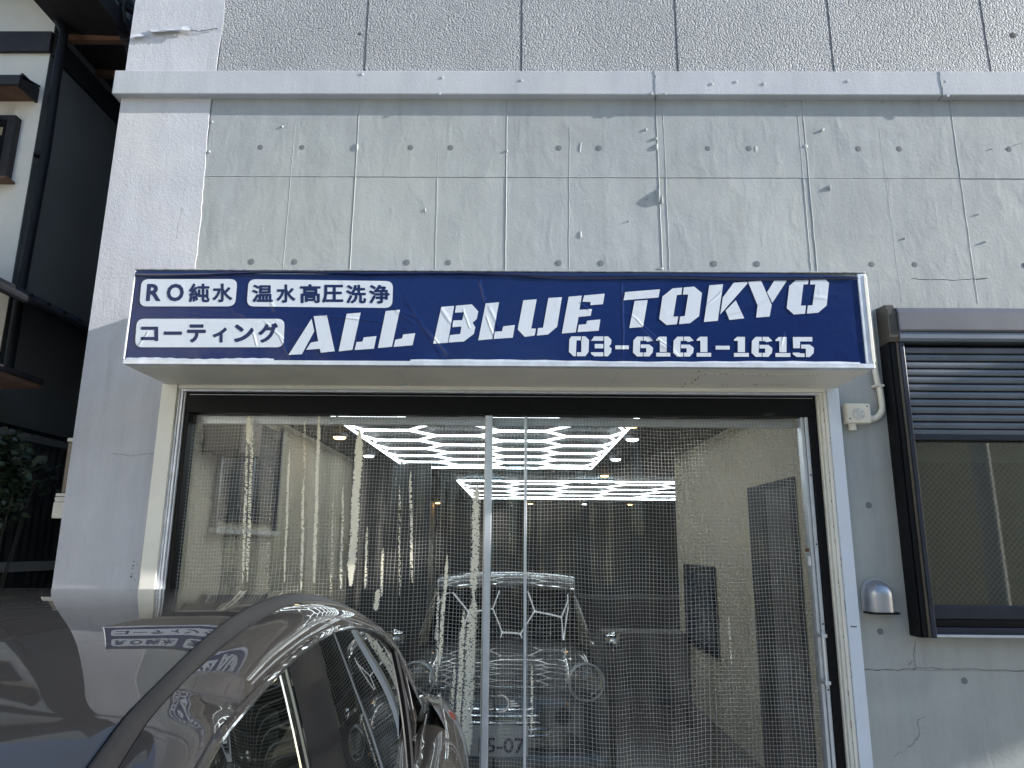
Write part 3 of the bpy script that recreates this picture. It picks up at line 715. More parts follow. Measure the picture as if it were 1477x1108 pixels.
DG = {
 '0': [[(.12,1),(.60,1),(.60,.80),(.38,.80),(.35,.20),(.35,0),(.22,0),(0,.22),(.02,.84)], [(.64,1),(.82,1),(1,.82),(.98,.22),(.82,0),(.40,0),(.40,.20),(.62,.20),(.62,.80),(.64,.80)]],
 '3': [[(.15,1),(.60,1),(.60,.78),(0,.78)], [(.18,.62),(.60,.62),(.60,.40),(.18,.40)], [(0,.20),(.60,.20),(.60,0),(.16,0),(0,.12)], [(.65,1),(.83,1),(1,.82),(.98,.62),(.88,.50),(1,.40),(.98,.18),(.82,0),(.65,0)]],
 '6': [[(.2,1),(.49,1),(.49,.79),(.36,.79),(.34,.20),(.49,.20),(.49,0),(.2,0),(0,.2),(.02,.80)], [(.53,1),(.81,1),(1,.80),(.70,.73),(.66,.79),(.53,.79)], [(.38,.60),(.81,.60),(1,.44),(.98,.2),(.81,0),(.53,0),(.53,.2),(.66,.2),(.66,.42),(.38,.42)]],
 '1': [[(.22,1),(.74,1),(.74,.23),(.26,.23),(.26,.80),(0,.80),(0,.86)], [(0,.19),(1,.19),(1,0),(0,0)]],
 '-': [[(0,.55),(1,.55),(1,.36),(0,.36)]],
 '5': [[(.0,1),(.92,1),(.92,.78),(.34,.78),(.34,.44),(.02,.44)], [(.40,.62),(.80,.62),(1,.46),(.98,.18),(.80,0),(.62,0),(.62,.42),(.40,.42)], [(0,.22),(.30,.22),(.36,.18),(.56,.18),(.56,0),(.18,0),(0,.14)]],
}
cells = [('0',820.6,849.5),('3',852.5,882),('-',887.5,907),('6',913,942),('1',946.5,966.8),('6',971,1000.5),('1',1004.8,1025.7),('-',1032.2,1052.5),('1',1058.6,1080),('6',1084,1114),('1',1118.5,1140),('5',1143.5,1174)]
DN = {'0': 'digit_zero', '3': 'digit_three', '6': 'digit_six', '1': 'digit_one', '5': 'digit_five', '-': 'dash'}
for ch, a, b in cells:
    yt, yb = 485.3+(a-820)*.003, 513.9+(a-820)*.0035
    def conv(p, a=a, b=b, yt=yt, yb=yb):
        x, z = P(a+(b-a)*p[0], yb+(yt-yb)*p[1], FY); return (x, FY, z)
    polys_mesh(DG[ch], DN[ch], M_wv, conv)
# rounded white labels with blue writing
def rounded(c, r_, n=6):
    """c: TL,TR,BR,BL in px"""
    q = [Vector(P(*p, FY)) for p in c]; out = []
    for k in range(4):
        p0, p1, p2 = q[k-1], q[k], q[(k+1) % 4]; a = p1+(p0-p1).normalized()*r_; b = p1+(p2-p1).normalized()*r_
        for i in range(n+1):
            f = i/n; out.append(a*(1-f)**2+p1*2*f*(1-f)+b*f*f)
    return out
for c in ([(204.4,402.7),(342.5,402.7),(339,442),(201,442)], [(358.7,402.8),(567,405.6),(565.7,444.3),(355.8,442)], [(197.5,460),(410.7,460),(409,501),(194.6,501)]):
    polys_mesh([[(v.x, v.y) for v in rounded(c, .038)]], 'white_label', M_wv, lambda p: (p[0], FY, p[1]))
M_ink = m_vin('navy_print', (.006, .018, .08), (.007, .02, .085), .35, 0)
def glyph(ch, x0, x1, y0, y1, bold, shear=0.0, name='character'):
    cu = bpy.data.curves.new('txt', 'FONT'); cu.body = ch; cu.size = 1; cu.offset = bold; cu.resolution_u = 3; cu.extrude = 0
    to = bpy.data.objects.new('txt', cu); COL.objects.link(to)
    me = to.to_mesh(); vs = [v.co.copy() for v in me.vertices]; fs = [tuple(p.vertices) for p in me.polygons]
    to.to_mesh_clear(); bpy.data.objects.remove(to); bpy.data.curves.remove(cu)
    if not vs: return
    ax, bx = min(v.x for v in vs), max(v.x for v in vs); ay, by = min(v.y for v in vs), max(v.y for v in vs)
    out, ff = [], []; rad = (.024 if ord(ch[0]) > 0x3fff else .036) if ord(ch[0]) > 255 else 0
    ax -= rad; bx += rad; ay -= rad; by += rad
    shifts = [(0, 0)] + ([(rad*math.cos(q*math.pi/4), rad*math.sin(q*math.pi/4)) for q in range(8)] if rad else [])
    for si, (dx, dy) in enumerate(shifts):
        n0 = len(out)
        for v in vs:
            u, w = (v.x+dx-ax)/(bx-ax), (v.y+dy-ay)/(by-ay); yy = SY-.0006-si*.00004; X, Z = P(x0+(x1-x0)*u+shear*w, y1+(y0-y1)*w, yy); out.append((X, yy, Z))
        ff += [tuple(n0+i for i in f) for f in fs]
    me = bpy.data.meshes.new(name); me.from_pydata(out, [], ff)
    link(name, me, M_ink, sg)
def c1r(ch, a, b, t, bt, bold=.008, sh=0): glyph(ch, 180+a/6.154, 180+b/6.154, 380+t/6.154, 380+bt/6.154, bold, sh)
def c2r(ch, a, b, t, bt, bold=.008, sh=0): glyph(ch, 400+a/4.616, 400+b/4.616, 380+t/4.616, 380+bt/4.616, bold, sh)
c1r('R', 186, 320, 182, 335, .036, 2.2); c1r('O', 366, 520, 180, 338, .036, 1.6); c1r('純', 568, 753, 178, 345); c1r('水', 778, 955, 178, 345)
c1r('温', 1128, 1315, 188, 345); glyph('水', 398.6, 426.4, 410.3, 437, .008)
c2r('高', 150, 288, 138, 265); c2r('圧', 298, 440, 142, 262); c2r('洗', 457, 592, 142, 268); c2r('浄', 610, 748, 142, 268)
c1r('コ', 142, 298, 560, 690); c1r('ー', 345, 508, 603, 635); c1r('テ', 553, 720, 540, 703); c1r('ィ', 780, 908, 568, 703); c1r('ン', 970, 1145, 540, 700); c1r('グ', 1185, 1360, 528, 705)

# ------------------------------------------------------------------ shuttered window at the right
def m_wireglass():
    t = NT('wired_glass'); nt = t.t; nt.nodes.remove(t.bs)
    sp = t.n('SeparateXYZ'); t.l(t.tc.outputs['Object'], sp.inputs[0])
    def ln(s1):
        c = t.math('MULTIPLY', t.math('ADD', sp.outputs[0], t.math('MULTIPLY', sp.outputs[2], s1)), 1/.031)
        return t.math('LESS_THAN', t.math('ABSOLUTE', t.math('SUBTRACT', t.math('FRACT', c), .5)), .028)
    g = t.math('MAXIMUM', ln(.95), ln(-.95))
    tr = t.n('BsdfTransparent'); tr.inputs[0].default_value = (.62, .64, .60, 1)
    gl = t.n('BsdfGlossy'); gl.inputs['Roughness'].default_value = .02; gl.inputs[0].default_value = (1, 1, 1, 1)
    fr = t.n('Fresnel'); fr.inputs[0].default_value = 1.65
    m1 = t.n('MixShader'); t.l(t.math('MULTIPLY', fr.outputs[0], 1.5, clamp=True), m1.inputs[0]); t.l(tr.outputs[0], m1.inputs[1]); t.l(gl.outputs[0], m1.inputs[2])
    d = t.n('BsdfDiffuse'); d.inputs[0].default_value = (.30, .29, .25, 1)
    m2 = t.n('MixShader'); t.l(t.math('MULTIPLY', g, .55), m2.inputs[0]); t.l(m1.outputs[0], m2.inputs[1]); t.l(d.outputs[0], m2.inputs[2])
    t.l(m2.outputs[0], t.out.inputs[0]); return t.m
M_wg = m_wireglass()
wn = empty('shuttered_window', (3.1, 4.0, 1.34), 'dark framed window with half lowered roller shutter right of the garage entrance', 'window')
WR = 4.25
# side casing: back band, bronze strip, navy inner strip
box('side_casing', 2.044, 2.058, 3.905, 4.005, 1.345, 2.905, M_black, wn, .002)
box('side_casing', 2.0585, 2.084, 3.895, 4.005, 1.345, 2.905, M_black, wn, .003)
box('bronze_strip', 2.0845, 2.100, 3.890, 4.004, 1.345, 2.905, M_bronze, wn, .003)
box('inner_strip', 2.1005, 2.124, 3.885, 4.004, 1.345, 2.905, M_navyframe, wn, .003)
MB().prism([(4.004, 2.906), (3.885, 2.906), (3.870, 2.93), (3.870, 3.07), (3.90, 3.125), (4.004, 3.135)], 'x', 2.046, 2.096).build('casing_cap', M_bronze, wn, bevel=.003, weld=False)
MB().prism([(4.004, 2.960), (3.862, 2.960), (3.857, 2.97), (3.857, 3.065), (3.875, 3.10), (4.004, 3.135)], 'x', 2.0965, WR).build('shutter_hood', M_hood, wn, bevel=.004, weld=False)
MB().prism([(4.004, 2.906), (3.876, 2.906), (3.866, 2.92), (3.870, 2.9595), (4.004, 2.9595)], 'x', 2.0965, WR).build('hood_lower_lip', M_slat, wn, bevel=.003, weld=False)
zt = 2.905; pitch = .0425
prof = [(0, 0), (-.006, .003), (-.009, .010), (-.010, .020), (-.008, .031), (-.002, .036), (.004, .037), (.004, 0)]
for k in range(11):
    z = zt-(k+1)*pitch-.012
    MB().prism([(3.93+a, z+b) for a, b in prof], 'x', 2.1245, WR).build('shutter_slat', M_slat, wn, smooth=False, bevel=.0012, weld=False)
    box('slat_hinge', 2.1245, WR, 3.932, 3.938, z-.0055, z, M_black, wn)
zb = zt-11*pitch-.012
box('bottom_bar', 2.125, WR, 3.918, 3.945, zb-.032, zb-.006, M_slat, wn, .003)
box('bottom_bar', 2.125, WR, 3.912, 3.950, zb-.060, zb-.033, M_navyframe, wn, .003)
box('window_glass', 2.125, WR, 3.972, 3.977, 1.50, 2.6, M_wg, wn)
box('lower_rail', 2.125, WR, 3.945, 4.0, 1.432, 1.500, M_navyframe, wn, .003)
box('lower_rail', 2.125, WR, 3.93, 4.0, 1.395, 1.4315, M_black, wn, .003)
box('lower_rail', 2.125, WR, 3.915, 4.0, 1.362, 1.3945, M_navyframe, wn, .003)
box('sill_edge', 2.125, WR, 3.895, 4.003, 1.349, 1.3615, M_alu, wn, .002)
box('side_casing', WR, WR+.08, 3.885, 4.005, 1.345, 3.1, M_black, wn, .003)
rr = empty('office_room', (3.2, 6, 0), 'dim brown room behind the wired glass of the right window', 'room')
M_room = plain('dim_brown_wall', (.16, .13, .09), .8, var=.15, scale=2)
box('room_wall', 2.10, 6, 6.4, 6.5, 1.0, 3.2, M_room, rr); box('room_wall', 5.9, 6, 4.18, 6.39, 1.0, 3.2, M_room, rr)
box('room_ceiling', 2.10, 6, 4.18, 6.39, 3.15, 3.2, M_room, rr); box('room_floor', 2.10, 6, 4.18, 6.39, 1.0, 1.05, M_room, rr)
box('roller_blind', 2.12, 4.4, 4.22, 4.235, 2.28, 2.9, plain('grey_blind', (.30, .32, .31), .8, var=.1, scale=6), rr)

# junction box, conduit, vent hood
jb = empty('junction_box', (1.87, 4.0, 2.5), 'small ivory square junction box on the wall beside the bent conduit', 'junction box')
a, b = P(1218, 582, 3.95), P(1256, 611, 3.95)
box('box_body', a[0], b[0], 3.945, 4.0, b[1], a[1], M_plastic, jb, .006)
box('lid', a[0]+.004, b[0]-.001, 3.938, 3.9445, b[1]+.003, a[1]-.003, M_plastic, jb, .002)
cx, cz = P(1238.5, 597, 3.938)
M_clear = plain('clear_disc', (.50, .50, .48), .25, var=.3, scale=60, bump=.5, bscale=70)
MB().lathe([(.034, 0), (.034, .002), (.030, .003), (0, .0035)], (cx, 3.938, cz), n=24).build('round_window', M_clear, jb, smooth='auto')
for (px, py) in ((1226, 604), (1250.5, 586)):
    x, z = P(px, py, 3.938); MB().lathe([(.0045, 0), (.004, .002), (0, .001)], (x, 3.938, z), n=8).build('screw', M_black, jb)
x, z = P(1230, 618, 3.97); MB().tube([(x, 3.975, b[1]+.004), (x, 3.975, b[1]-.036)], .0215, 14).build('stub_pipe', M_plastic, jb, smooth='auto')
cd = empty('conduit', (2.0, 3.97, 2.5), 'ivory corrugated conduit bending from the junction box up along the window casing', 'conduit')
x1 = P(1256, 603, 3.97); xe = P(1263, 603, 3.97); xc = P(1272, 600, 3.97)
path = []
cxx, zz_ = 2.012, x1[1]+.0
pth = [(b[0], 3.972, x1[1]-.004), (b[0]+.03, 3.972, x1[1]-.003), (b[0]+.055, 3.972, x1[1]+.010), (b[0]+.075, 3.972, x1[1]+.035), (b[0]+.083, 3.972, x1[1]+.07), (b[0]+.080, 3.972, x1[1]+.16),
       (b[0]+.068, 3.974, x1[1]+.26), (b[0]+.066, 3.974, x1[1]+.62)]
def smooth_path(p, n=10):
    out = []
    for k in range(len(p)-1):
        p0, p1, p2, p3 = Vector(p[max(k-1, 0)]), Vector(p[k]), Vector(p[k+1]), Vector(p[min(k+2, len(p)-1)])
        for i in range(n):
            t = i/n; out.append(.5*((2*p1)+(p2-p0)*t+(2*p0-5*p1+4*p2-p3)*t*t+(3*p1-p0-3*p2+p3)*t*t*t))
    out.append(Vector(p[-1])); return out
sp_ = smooth_path(pth, 14)
MB().tube(sp_, [.0165+.0012*(i % 3 == 0) for i in range(len(sp_))], 14).build('corrugated_tube', M_plastic, cd, smooth=True)
box('pipe_clip', b[0]+.045, b[0]+.10, 3.952, 3.998, x1[1]+.175, x1[1]+.188, M_plastic, cd, .003)
MB().tube([(b[0]-.001, 3.972, x1[1]-.004), (b[0]+.018, 3.972, x1[1]-.003)], .021, 14).build('gland', M_plastic, cd, smooth='auto')
vh = empty('vent_hood', (1.93, 4.0, 1.5), 'silver rounded vent hood on the wall left of the window', 'vent hood')
vc = P(1270, 862, 3.96); vw = .082; zb_ = P(1270, 884, 3.92)[1]; zt_ = P(1270, 834, 3.97)[1]
rows = []
H = (zt_-.012)-zb_; hv = H-.072
for j in range(17):
    f = j/16; row = []
    # height profile along front: straight part then quarter ellipse back to the wall
    if f < .45: z = zb_+hv*(f/.45); dpt = .088; hw = .072
    else:
        a = (f-.45)/.55*math.pi/2; z = zb_+hv+.072*math.sin(a); dpt = .088*math.cos(a)**.8 if a < math.pi/2-.01 else 0; hw = .072*math.cos(a) if a < math.pi/2-.01 else 0
    for i in range(21):
        th = math.pi*i/20; c = math.cos(th); s = math.sin(th)
        row.append((vc[0]-hw*math.copysign(abs(c)**.8, c), 4.0-dpt*s**.75, z))
    rows.append(row)
MB().grid(rows).build('hood_shell', M_vent, vh, smooth=True)
pts = [(vc[0]+.086*math.cos(a), zb_+hv+.086*math.sin(a)) for a in [math.pi*k/20 for k in range(21)]]
pts = [(vc[0]+.086, zb_-.004)] + pts + [(vc[0]-.086, zb_-.004)]
MB().prism(pts, 'y', 3.990, 4.0).build('back_flange', M_vent, vh, bevel=.003, weld=False)
MB().prism([(vc[0]-.083, 3.99), (vc[0]-.080, 3.93), (vc[0]-.06, 3.905), (vc[0]+.06, 3.905), (vc[0]+.080, 3.93), (vc[0]+.083, 3.99)], 'z', zb_-.008, zb_+.002).build('lower_rim', M_black, vh, bevel=.002, weld=False)
mb = MB(); z = P(1230, 904, 3.954)[1]
for k in range(4): mb.box(1.722+k*.008, 1.728+k*.008, 3.9535, 3.9548, z-.003, z+.003)
mb.build('small_mark', M_black, df, weld=False)

# ------------------------------------------------------------------ neighbouring house on the left
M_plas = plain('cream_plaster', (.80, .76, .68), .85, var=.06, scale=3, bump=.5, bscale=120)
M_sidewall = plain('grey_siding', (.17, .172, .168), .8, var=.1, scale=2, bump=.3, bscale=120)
M_timber = plain('dark_timber', (.018, .015, .017), .6, var=.4, scale=12, bump=.4, bscale=40)
M_brown = plain('brown_soffit', (.16, .085, .055), .7, var=.2, scale=10)
M_tile = plain('black_roof_tile', (.010, .011, .013), .55, var=.3, scale=15, Specular_IOR_Level=.25)
M_pipe = plain('dark_downpipe', (.010, .011, .014), .55, var=.2, scale=10, Specular_IOR_Level=.2)
hs = empty('neighbour_house', (-5.5, 4.5, 0), 'cream plaster house with dark timber bands at the left edge, next to the garage', 'house')
HX, HY = -3.37, 4.5
box('front_wall', -9, HX-.001, HY, HY+.15, 0, 6.6, M_plas, hs)
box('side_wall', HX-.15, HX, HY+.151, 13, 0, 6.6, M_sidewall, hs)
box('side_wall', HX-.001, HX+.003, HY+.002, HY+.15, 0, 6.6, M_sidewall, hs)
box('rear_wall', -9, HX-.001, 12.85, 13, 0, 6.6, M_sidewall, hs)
box('timber_band', -9, HX+.012, HY-.035, HY-.001, 5.185, 5.345, M_timber, hs, .004)
box('timber_band', HX+.0035, HX+.03, HY, 13, 5.175, 5.345, M_timber, hs, .004)
box('timber_band', -9, HX+.012, HY-.03, HY-.001, 2.85, 2.98, M_timber, hs, .004)
# small eave over the lattice window
e0 = P(29, 107, 4.305)
MB().prism([(4.30, 4.80), (4.30, 4.872), (4.505, 4.93), (4.505, 4.915), (4.32, 4.86), (4.32, 4.80)], 'x', -5.2, -3.40).build('window_eave', M_timber, hs, weld=False)
box('eave_soffit', -5.19, -3.415, 4.322, 4.499, 4.802, 4.812, M_brown, hs); box('eave_cheek', -3.415, -3.40, 4.322, 4.499, 4.79, 4.90, M_timber, hs)
lw = box('window_frame', -4.4, -3.490, 4.44, 4.51, 4.185, 4.66, M_timber, hs, .006)
box('window_pane', -4.36, -3.545, 4.435, 4.4395, 4.23, 4.62, M_black, hs); box('window_sill', -4.42, -3.46, 4.41, 4.50, 4.165, 4.184, M_brown, hs, .003)
box('shoji_strip', -4.3, -3.56, 4.4335, 4.4345, 4.50, 4.56, plain('amber_paper', (.35, .28, .16), .7), hs)
for k in range(8):
    xx = -3.625-.10*k
    box('lattice_bar', xx-.014, xx+.014, 4.345, 4.375, 4.17, 4.73, M_timber, hs, .003)
box('lattice_rail', -4.4, -3.56, 4.376, 4.40, 4.30, 4.33, M_timber, hs, .003)
# downpipe in front of the corner
def dpt(px, py, Y=4.47): x, z = P(px, py, Y); return (x, Y, z)
pipe = [dpt(66, -12), dpt(80, 22), dpt(92, 46), dpt(90, 60), dpt(86, 80), dpt(66, 220), dpt(46, 330), dpt(33, 400), dpt(10, 545)]
MB().tube(pipe, .030, 14).build('downpipe', M_pipe, hs, smooth='auto')
for (px, py) in ((60, 224),):
    p = dpt(px, py); MB().tube([(p[0]-.034+.02, 4.47, p[2]-.012), (p[0]-.034+.02, 4.47, p[2]+.012)], .036, 14).build('pipe_bracket', M_pipe, hs, smooth='auto')
# main roof overhanging the side
q0, q1 = PX(136, 0, -2.90), PX(170, 28, -2.90)
zr = (q0[2]+q1[2])/2
MB().prism([(-2.90, zr), (-2.90, zr+.14), (-9.2, zr+2.6), (-9.2, zr+2.45), (-3.37, zr+.17), (-3.37, zr+.02)], 'y', 4.1, 13.6).build('roof', M_timber, hs, weld=False)
for k in range(22):
    box('rafter', -3.36, -2.92, 4.6+k*.4, 4.65+k*.4, zr-.03, zr+.02, M_brown, hs)
# lean-to roof along the side, its eave and soffit
r0, r1 = PX(0, 414, -2.98), PX(126, 477, -2.98); zl = (r0[2]+r1[2])/2
lt = empty('lean_to_roof', (-3.2, 4.0, 2.5), 'low black tiled roof in shade between the cream house and the garage', 'roof')
for k in range(14):
    x0 = -3.36; y0 = r0[1]-.4+k*.165
    MB().prism([(-2.98, zl), (-2.97, zl+.03), (-3.68, zl+.36), (-3.69, zl+.33)], 'y', y0, y0+.16).build('roof_tile', M_tile, lt, weld=False, bevel=.006)
    MB().tube([(-2.975, y0+.162, zl+.03), (-3.69, y0+.162, zl+.36)], .022, 8).build('roll_tile', M_tile, lt, smooth='auto')
MB().tube([(-2.955, r0[1]-.4, zl-.01), (-2.955, r0[1]+1.9, zl-.01)], .028, 10).build('gutter', M_pipe, lt, smooth='auto')
w0 = PX(0, 522, -3.02); w1 = PX(63, 554, -3.02)
box('lower_eave', -4.5, -3.02, 3.0, w1[1], w1[2]-.005, w1[2]+.03, M_timber, lt, .004); box('lower_soffit', -4.5, -3.03, 3.0, w1[1]-.01, w1[2]-.035, w1[2]-.006, M_brown, lt)
# rail and corrugated fence in the gap
g0 = PX(0, 604, -3.15); g1 = PX(97, 657, -3.15); zg = (g0[2]+g1[2])/2
fe = empty('corrugated_fence', (-3.15, 5, 0), 'dark corrugated fence under a pale rail in the narrow gap beside the garage', 'fence')
box('top_rail', -3.20, -3.15, 3.6, 9.5, zg-.03, zg+.022, plain('pale_rail', (.16, .16, .15), .6), fe, .004)
box('rail_cap', -3.21, -3.145, 3.6, 9.5, zg+.023, zg+.05, M_black, fe, .004)
M_cor = plain('dark_corrugated_sheet', (.014, .014, .015), .45, .0, var=.3, scale=9)
y = 3.6
while y < 9.4:
    rows = [[(-3.17+.012*math.cos(i/8*2*math.pi), y+.076*i/8, z) for i in range(9)] for z in (.18, zg-.031)]
    MB().grid(rows).build('corrugated_sheet', M_cor, fe, smooth=True); y += .0762
box('concrete_base', -3.25, -3.12, 3.6, 9.5, 0, .18, M_core, fe, .006)
box('base_rail', -3.20, -3.14, 3.6, 9.5, 1.60, 1.66, M_core, fe)
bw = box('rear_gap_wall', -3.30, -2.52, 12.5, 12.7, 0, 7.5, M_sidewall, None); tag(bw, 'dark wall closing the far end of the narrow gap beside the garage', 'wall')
# shrub
def shrub(c, rx, ry, rz, n, label):
    t = empty('shrub', (c[0], c[1], 0), label, 'shrub'); mb = MB()
    ml = plain('dark_leaves', (.018, .034, .016), .45, var=.5, scale=18)
    rs = random.Random(5)
    for k in range(n):
        a = rs.uniform(0, 2*math.pi); e = math.asin(rs.uniform(-1, 1)); r = rs.uniform(.35, 1.05)
        clump = .75+.35*math.sin(a*3)*math.cos(e*4)
        p = Vector((c[0]+rx*r*clump*math.cos(a)*math.cos(e), c[1]+ry*r*clump*math.sin(a)*math.cos(e), c[2]+rz*r*clump*math.sin(e)))
        d = Vector((rs.uniform(-1, 1), rs.uniform(-1, 1), rs.uniform(-.5, .4))).normalized(); w = d.orthogonal().normalized(); l = rs.uniform(.035, .06)
        mb.quad(p, p+d*l*.5+w*l*.28, p+d*l, p+d*l*.5-w*l*.28)
    for (px, py, s) in [(50,668,.05),(55,667,.05),(61,667,.045),(46,672,.05),(30,690,.06),(36,692,.06),(24,682,.05),(20,735,.05),(26,737,.05),(28,650,.05),(22,652,.05)]:
        x, z = P(px, py, c[1]-.02); mb.quad((x, c[1], z), (x+s*.3, c[1]+.01, z+s*.45), (x+s*.1, c[1], z+s), (x-s*.25, c[1]-.01, z+s*.5))
    o = tag(mb.build('foliage', ml, t, weld=False), kind='stuff')
    st = MB()
    for k in range(9):
        a = k*2.4; st.tube([(c[0]+.03*math.cos(a), c[1]+.03*math.sin(a), 0), (c[0]+.12*math.cos(a), c[1]+.1*math.sin(a), c[2]*.6), (c[0]+rx*.8*math.cos(a), c[1]+ry*.8*math.sin(a), c[2]+rz*.3*math.sin(k))], [.006, .004, .002], 5)
    x, z = P(70, 670, c[1]); st.tube([(c[0]+.1, c[1], c[2]), (x-.08, c[1], z-.03), (x, c[1], z)], [.005, .003, .0015], 5)
    st.build('stem', plain('dark_twig', (.03, .024, .018), .8), t, smooth='auto')
cxs = P(8, 690, 4.15)
shrub((cxs[0]-.1, 4.15, cxs[1]), .34, .24, .34, 2600, 'dark leafy shrub in shade below the black roof at the left edge')
# cables hung at the top left corner
cb = empty('cable_bundle', (-2.7, 4.6, 5.0), 'bundle of black looped cables behind the top left corner of the garage', 'cables')
def cpt(px, py, Y): x, z = P(px, py, Y); return (x, Y, z)
for k in range(7):
    c = (184+random.uniform(-5, 6), 22+random.uniform(-8, 16)); r1, r2_ = random.uniform(7, 15), random.uniform(14, 32); Y = 4.5+k*.03; a0 = random.uniform(0, 6)
    pth = [cpt(c[0]+r1*math.cos(a0+i*.35), c[1]+r2_*math.sin(a0+i*.35), Y+.002*i) for i in range(17)]
    MB().tube(pth, .006 if k % 3 else .010, 6).build('cable_loop', M_rubber if k % 3 else M_pipe, cb, smooth='auto')
MB().tube([cpt(160, -20, 4.45), cpt(176, 4, 4.5), cpt(186, 14, 4.55), cpt(196, 20, 4.6)], .022, 8).build('thick_cable', M_rubber, cb, smooth='auto')
MB().tube([cpt(150, -14, 4.5), cpt(165, 3, 4.5), cpt(171, 10, 4.5)], .004, 6).build('thin_cable', M_alu, cb, smooth='auto')
MB().tube([cpt(186, 58, 4.6), cpt(181, 66, 4.6), cpt(184, 80, 4.6)], .006, 6).build('thin_cable', M_rubber, cb, smooth='auto')
MB().tube([cpt(187, -10, 4.45), cpt(178, 12, 4.5), cpt(180, 32, 4.52), cpt(190, 50, 4.6)], .016, 8).build('thick_cable', M_rubber, cb, smooth='auto')

# ------------------------------------------------------------------ street opposite (seen in reflections) and an added unseen panel that shades the lower wall
M_block = plain('pale_block_wall', (.55, .54, .50), .8, var=.06, scale=2)
sb = empty('added_shade_blocker', (14, 4, 0), 'added unseen billboard standing on steel posts beside the side street', 'blocker')
XC = 14.0; ZT = 2.66+.3667*(XC-2.2); ZB = .854+.3667*(XC-2.565)  # added panel's top and bottom follow from the shade wanted on the wall
box('added_shade_panel', XC, XC+.12, 1.05, 7.5, ZB, ZT, M_block, sb, .01)
for y in (1.6, 4.2, 6.9): box('added_blocker_post', XC+.13, XC+.30, y-.08, y+.08, 0, ZT-.1, M_alu, sb, .01)
op = empty('opposite_house', (9, -9, 0), 'cream rendered house across the street', 'house')
box('wall', 3.0, 16, -13, -8.6, 0, 5.4, plain('tan_render', (.78, .67, .47), .8, var=.05), op)
box('roof', 2.7, 16.3, -13.3, -8.3, 5.4, 5.6, M_timber, op, .03)
box('window', 13.2, 14.4, -8.6, -8.56, 3.2, 4.3, M_navyframe, op); box('window', 5.0, 6.4, -8.6, -8.56, 2.6, 3.8, M_navyframe, op)
o2 = empty('opposite_office', (0, -20, 0), 'white office building farther behind the street', 'building')
box('wall', 2, 30, -24, -18, 0, 11.5, plain('white_wall', (.26, .27, .27), .7, var=.04), o2)
for k in range(7):
    for j in range(3): box('window', 4+k*3.5, 6+k*3.5, -18, -17.95, 1.6+j*3.3, 3.2+j*3.3, M_navyframe, o2)
o3 = empty('opposite_villa', (-6, -12, 0), 'grey two storey house across the street on the left', 'house')
box('wall', -14, -2, -16, -11, 0, 6.2, M_block, o3); MB().prism([(-14.6, 6.2), (-1.4, 6.2), (-8, 8.6)], 'y', -16.5, -10.5).build('roof', M_tile, o3, weld=False)
for k in range(3): box('window', -12+k*3.4, -10.4+k*3.4, -11, -10.95, 3.8, 5.2, M_navyframe, o3)
o4 = empty('sunlit_villa', (-9, -4, 0), 'cream villa facing the low sun across the forecourt on the left', 'house')
M_villa = plain('cream_render', (.78, .755, .67), .8, var=.04)
box('wall', -13, -5.3, -10, .7, 0, 5.6, M_villa, o4, .02); MB().prism([(-13.6, 5.6), (-4.9, 5.6), (-9.3, 7.2)], 'y', -10.5, 1.1).build('roof', M_tile, o4, weld=False)
for k in range(3): box('window', -5.3, -5.27, -9.5+k*3.3, -8.1+k*3.3, 3.0, 4.0, M_navyframe, o4)
up = empty('utility_pole', (8.2, -5, 0), 'tall concrete utility pole with wires across the street', 'pole')
MB().tube([(8.2, -5, 0), (8.2, -5, 11)], [.17, .11], 14).build('pole_shaft', M_block, up, smooth='auto')
box('cross_arm', 7.4, 9.0, -5.05, -4.95, 9.8, 9.92, M_alu, up)
for k in range(3): MB().tube([(7.5+k*.7-60, -5, 10.6), (7.5+k*.7-30, -5, 9.4), (7.5+k*.7, -5, 9.95), (7.5+k*.7+30, -5, 9.4)], .012, 5).build('wire', M_rubber, up)

# ------------------------------------------------------------------ cars
def m_paint(name, c, flake=.3):
    t = NT(name); v = t.noise(900, 2, .6)
    t.color(t.mix(v, c, tuple(a*1.7 for a in c))); t.set(Metallic=.1, Roughness=.5, Specular_IOR_Level=.2, Coat_Weight=1.0, Coat_Roughness=.01, Coat_IOR=1.58)
    t.bump(t.noise(5, 2, .5), .012, .02)
    nb = t.n('Bump'); nb.inputs['Strength'].default_value = .02; nb.inputs['Distance'].default_value = .01
    t.l(t.noise(7, 2, .5), nb.inputs['Height']); t.l(nb.outputs[0], t.bs.inputs['Coat Normal']); return t.m
M_paint = m_paint('brown_grey_paint', (.017, .0155, .0145))
M_gblack = plain('gloss_black_trim', (.006, .006, .007), .08, var=.1)
M_chrome = plain('chrome', (.75, .76, .78), .07, 1.0, var=.03)
M_satin = plain('black_satin_moulding', (.013, .013, .014), .42, var=.15, scale=20, Specular_IOR_Level=.18)
def m_glass(name, tint, ior=1.52):
    t = NT(name); nt = t.t; nt.nodes.remove(t.bs)
    tr = t.n('BsdfTransparent'); tr.inputs[0].default_value = (*tint, 1); gl = t.n('BsdfGlossy'); gl.inputs['Roughness'].default_value = .008; gl.inputs[0].default_value = (1, 1, 1, 1)
    fr = t.n('Fresnel'); fr.inputs[0].default_value = ior; m = t.n('MixShader')
    t.l(t.math('MULTIPLY', fr.outputs[0], 1.7, clamp=True), m.inputs[0]); t.l(tr.outputs[0], m.inputs[1]); t.l(gl.outputs[0], m.inputs[2]); t.l(m.outputs[0], t.out.inputs[0]); return t.m
M_gl = m_glass('car_glass', (.42, .50, .45)); M_priv = m_glass('privacy_glass', (.06, .07, .07))
M_headg = m_glass('lamp_glass', (.85, .9, .92))
